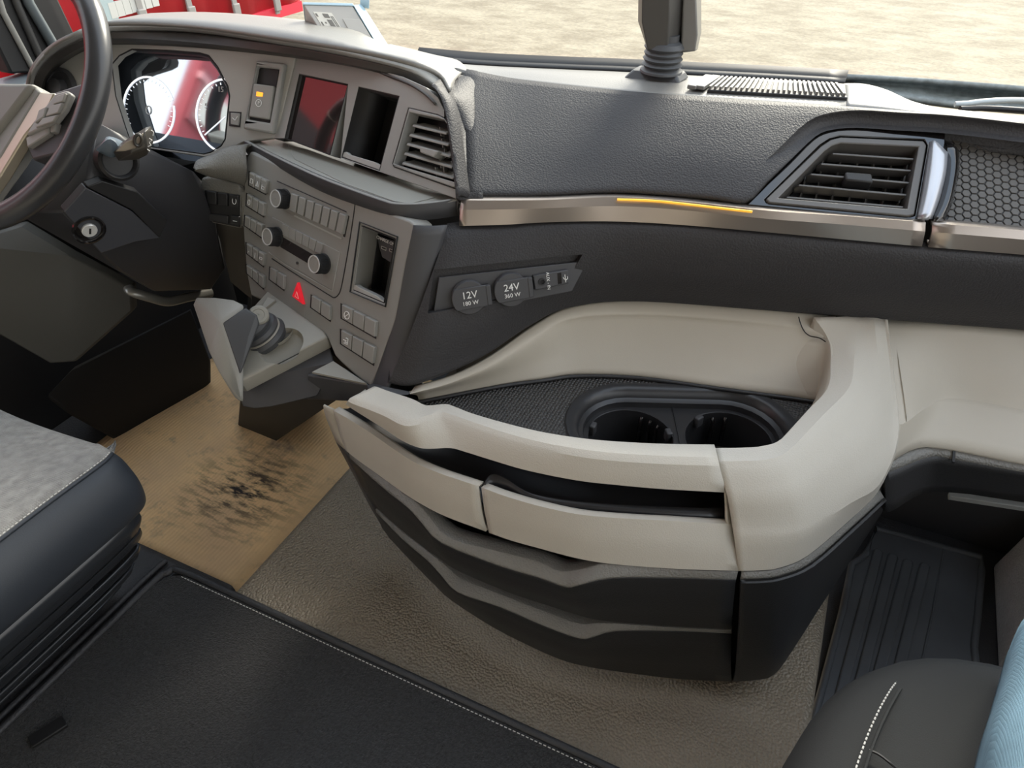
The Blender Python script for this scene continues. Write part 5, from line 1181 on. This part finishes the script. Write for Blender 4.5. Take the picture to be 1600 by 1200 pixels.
# a-pillar and door frame at the left
PXP = lambda L, o=0: [XP(x, y, -2.05+o) for x, y in L]
tp = plate('trim_2', PXP([(-80, -130), (70, -130), (92, 0), (118, 55), (66, 112), (18, 116), (-14, 52), (-70, -60)]), BLK, (-.05, .0, 0), None, bevel=.006); struct(tp)
tube('seal', PXP([(-20, -60), (5, 20), (52, 108)], .004), .008, FAS, tp, seg=8)
tube('seal', PXP([(2, -60), (28, 10), (64, 92)], .006), .010, mat('pillar_seal', (.05, .05, .05), .5), tp, seg=8)
tube('trim_band', PXP([(20, -60), (45, 5), (88, 78)], .01), .014, mat('pillar_band', (.10, .12, .13), .5), tp, seg=8)
lt_ = boxm('trim_3', -2.10, -1.98, .2, 1.42, .86, .915, mat('door_ledge_vinyl', (.07, .085, .1), .4), None, bevel=.012); struct(lt_)
w3_ = surf('window_3', [[np.array([-2.09, -.6, .9]), np.array([-2.09, .4, .9]), np.array([-2.09, 1.36, .9])], [np.array([-2.05, -.6, 1.7]), np.array([-2.05, .4, 1.7]), np.array([-2.05, 1.1, 1.7])]], GLS, None, su=1, sv=1, solid=0); struct(w3_)
# lower cowl outside the windscreen and the wiper
cw = surf('cowl_panel', [[Z(1318, 123, .99), Z(1400, 126, .99), Z(1500, 134, .99), Z(1600, 142, .99), Z(1720, 154, .99)], [Z(1318, 128, .975), Z(1400, 134, .975), Z(1500, 143, .97), Z(1600, 151, .97), Z(1720, 162, .97)], [Z(1330, 150, .96), Z(1400, 152, .96), Z(1500, 164, .955), Z(1600, 172, .955), Z(1720, 182, .955)]], mat('cowl_plastic', (.16, .19, .2), .5, var=.3, vscale=60), None, su=4, sv=3, solid=.01)
tag(cw, 'dusty blue-grey cowl panel outside the windscreen at the right', 'cowl')
wp_ = thing('wiper', 'pale grey windscreen wiper lying outside at the right end of the dash', 'wiper', tuple(Z(1600, 158, .985)))
tube('arm', cr_spline([Z(1492, 163, .98), Z(1510, 162, .982), Z(1545, 158, .985), Z(1600, 157, .985), Z(1720, 164, .985)], 5), .006, mat('wiper_paint', (.45, .5, .52), .4), wp_, seg=8)
tube('blade', cr_spline([Z(1500, 170, .975), Z(1560, 170, .975), Z(1720, 182, .975)], 5), .006, BLK, wp_, seg=8)

# unseen red hall, added for its reflection in the cluster glass and the small screen
def refl(P, n, X):
    d = nrm(P-CAM); r = d-2*np.dot(d, n)*n; return P+r*((X-P[0])/r[0])
bld = thing('reflected_red_hall', 'added tall red building with white windows, seen only reflected in the instrument cluster glass', 'building', (-16, -20, -1.5))
BR = mat('red_facade', (.36, .04, .05), .6, bump=.1, bscale=4, bdist=.05)
BX = -14.0
e1_ = refl(CL(296, 150, -.045), CL.n, BX)[1]
boxm('high_wing', BX-.4, BX, -24, e1_, -1.5, 13, BR, bld)
boxm('low_wing', BX-6, BX-.01, -9.5, -2.2, 6.1, 9.2, BR, bld)
boxm('reflected_dark_base', BX-6.1, BX+.02, -9.6, -2.1, -1.5, 6.15, mat('reflected_dark_base', (.05, .05, .055), .6), bld)  # added dark block: darkens the lower part of the small screen's reflection
wa_, wb_ = refl(CL(318, 130, -.045), CL.n, BX), refl(CL(350, 235, -.045), CL.n, BX)
f_ = boxm('window_frame', BX, BX+.12, wb_[1]-.25, wa_[1]+.25, wb_[2]-.2, wa_[2]+.3, mat('dark_red_frame', (.28, .05, .06), .5), bld)
boxm('window_blind', BX+.1, BX+.16, wb_[1], wa_[1], wb_[2], wa_[2], mat('cream_blind', (.85, .8, .7), .6), bld)
boxm('cornice', BX, BX+.15, -34, e1_, refl(CL(300, 105, -.045), CL.n, BX)[2]-.1, refl(CL(300, 105, -.045), CL.n, BX)[2]+.1, mat('pale_cornice', (.7, .3, .3), .5), bld)
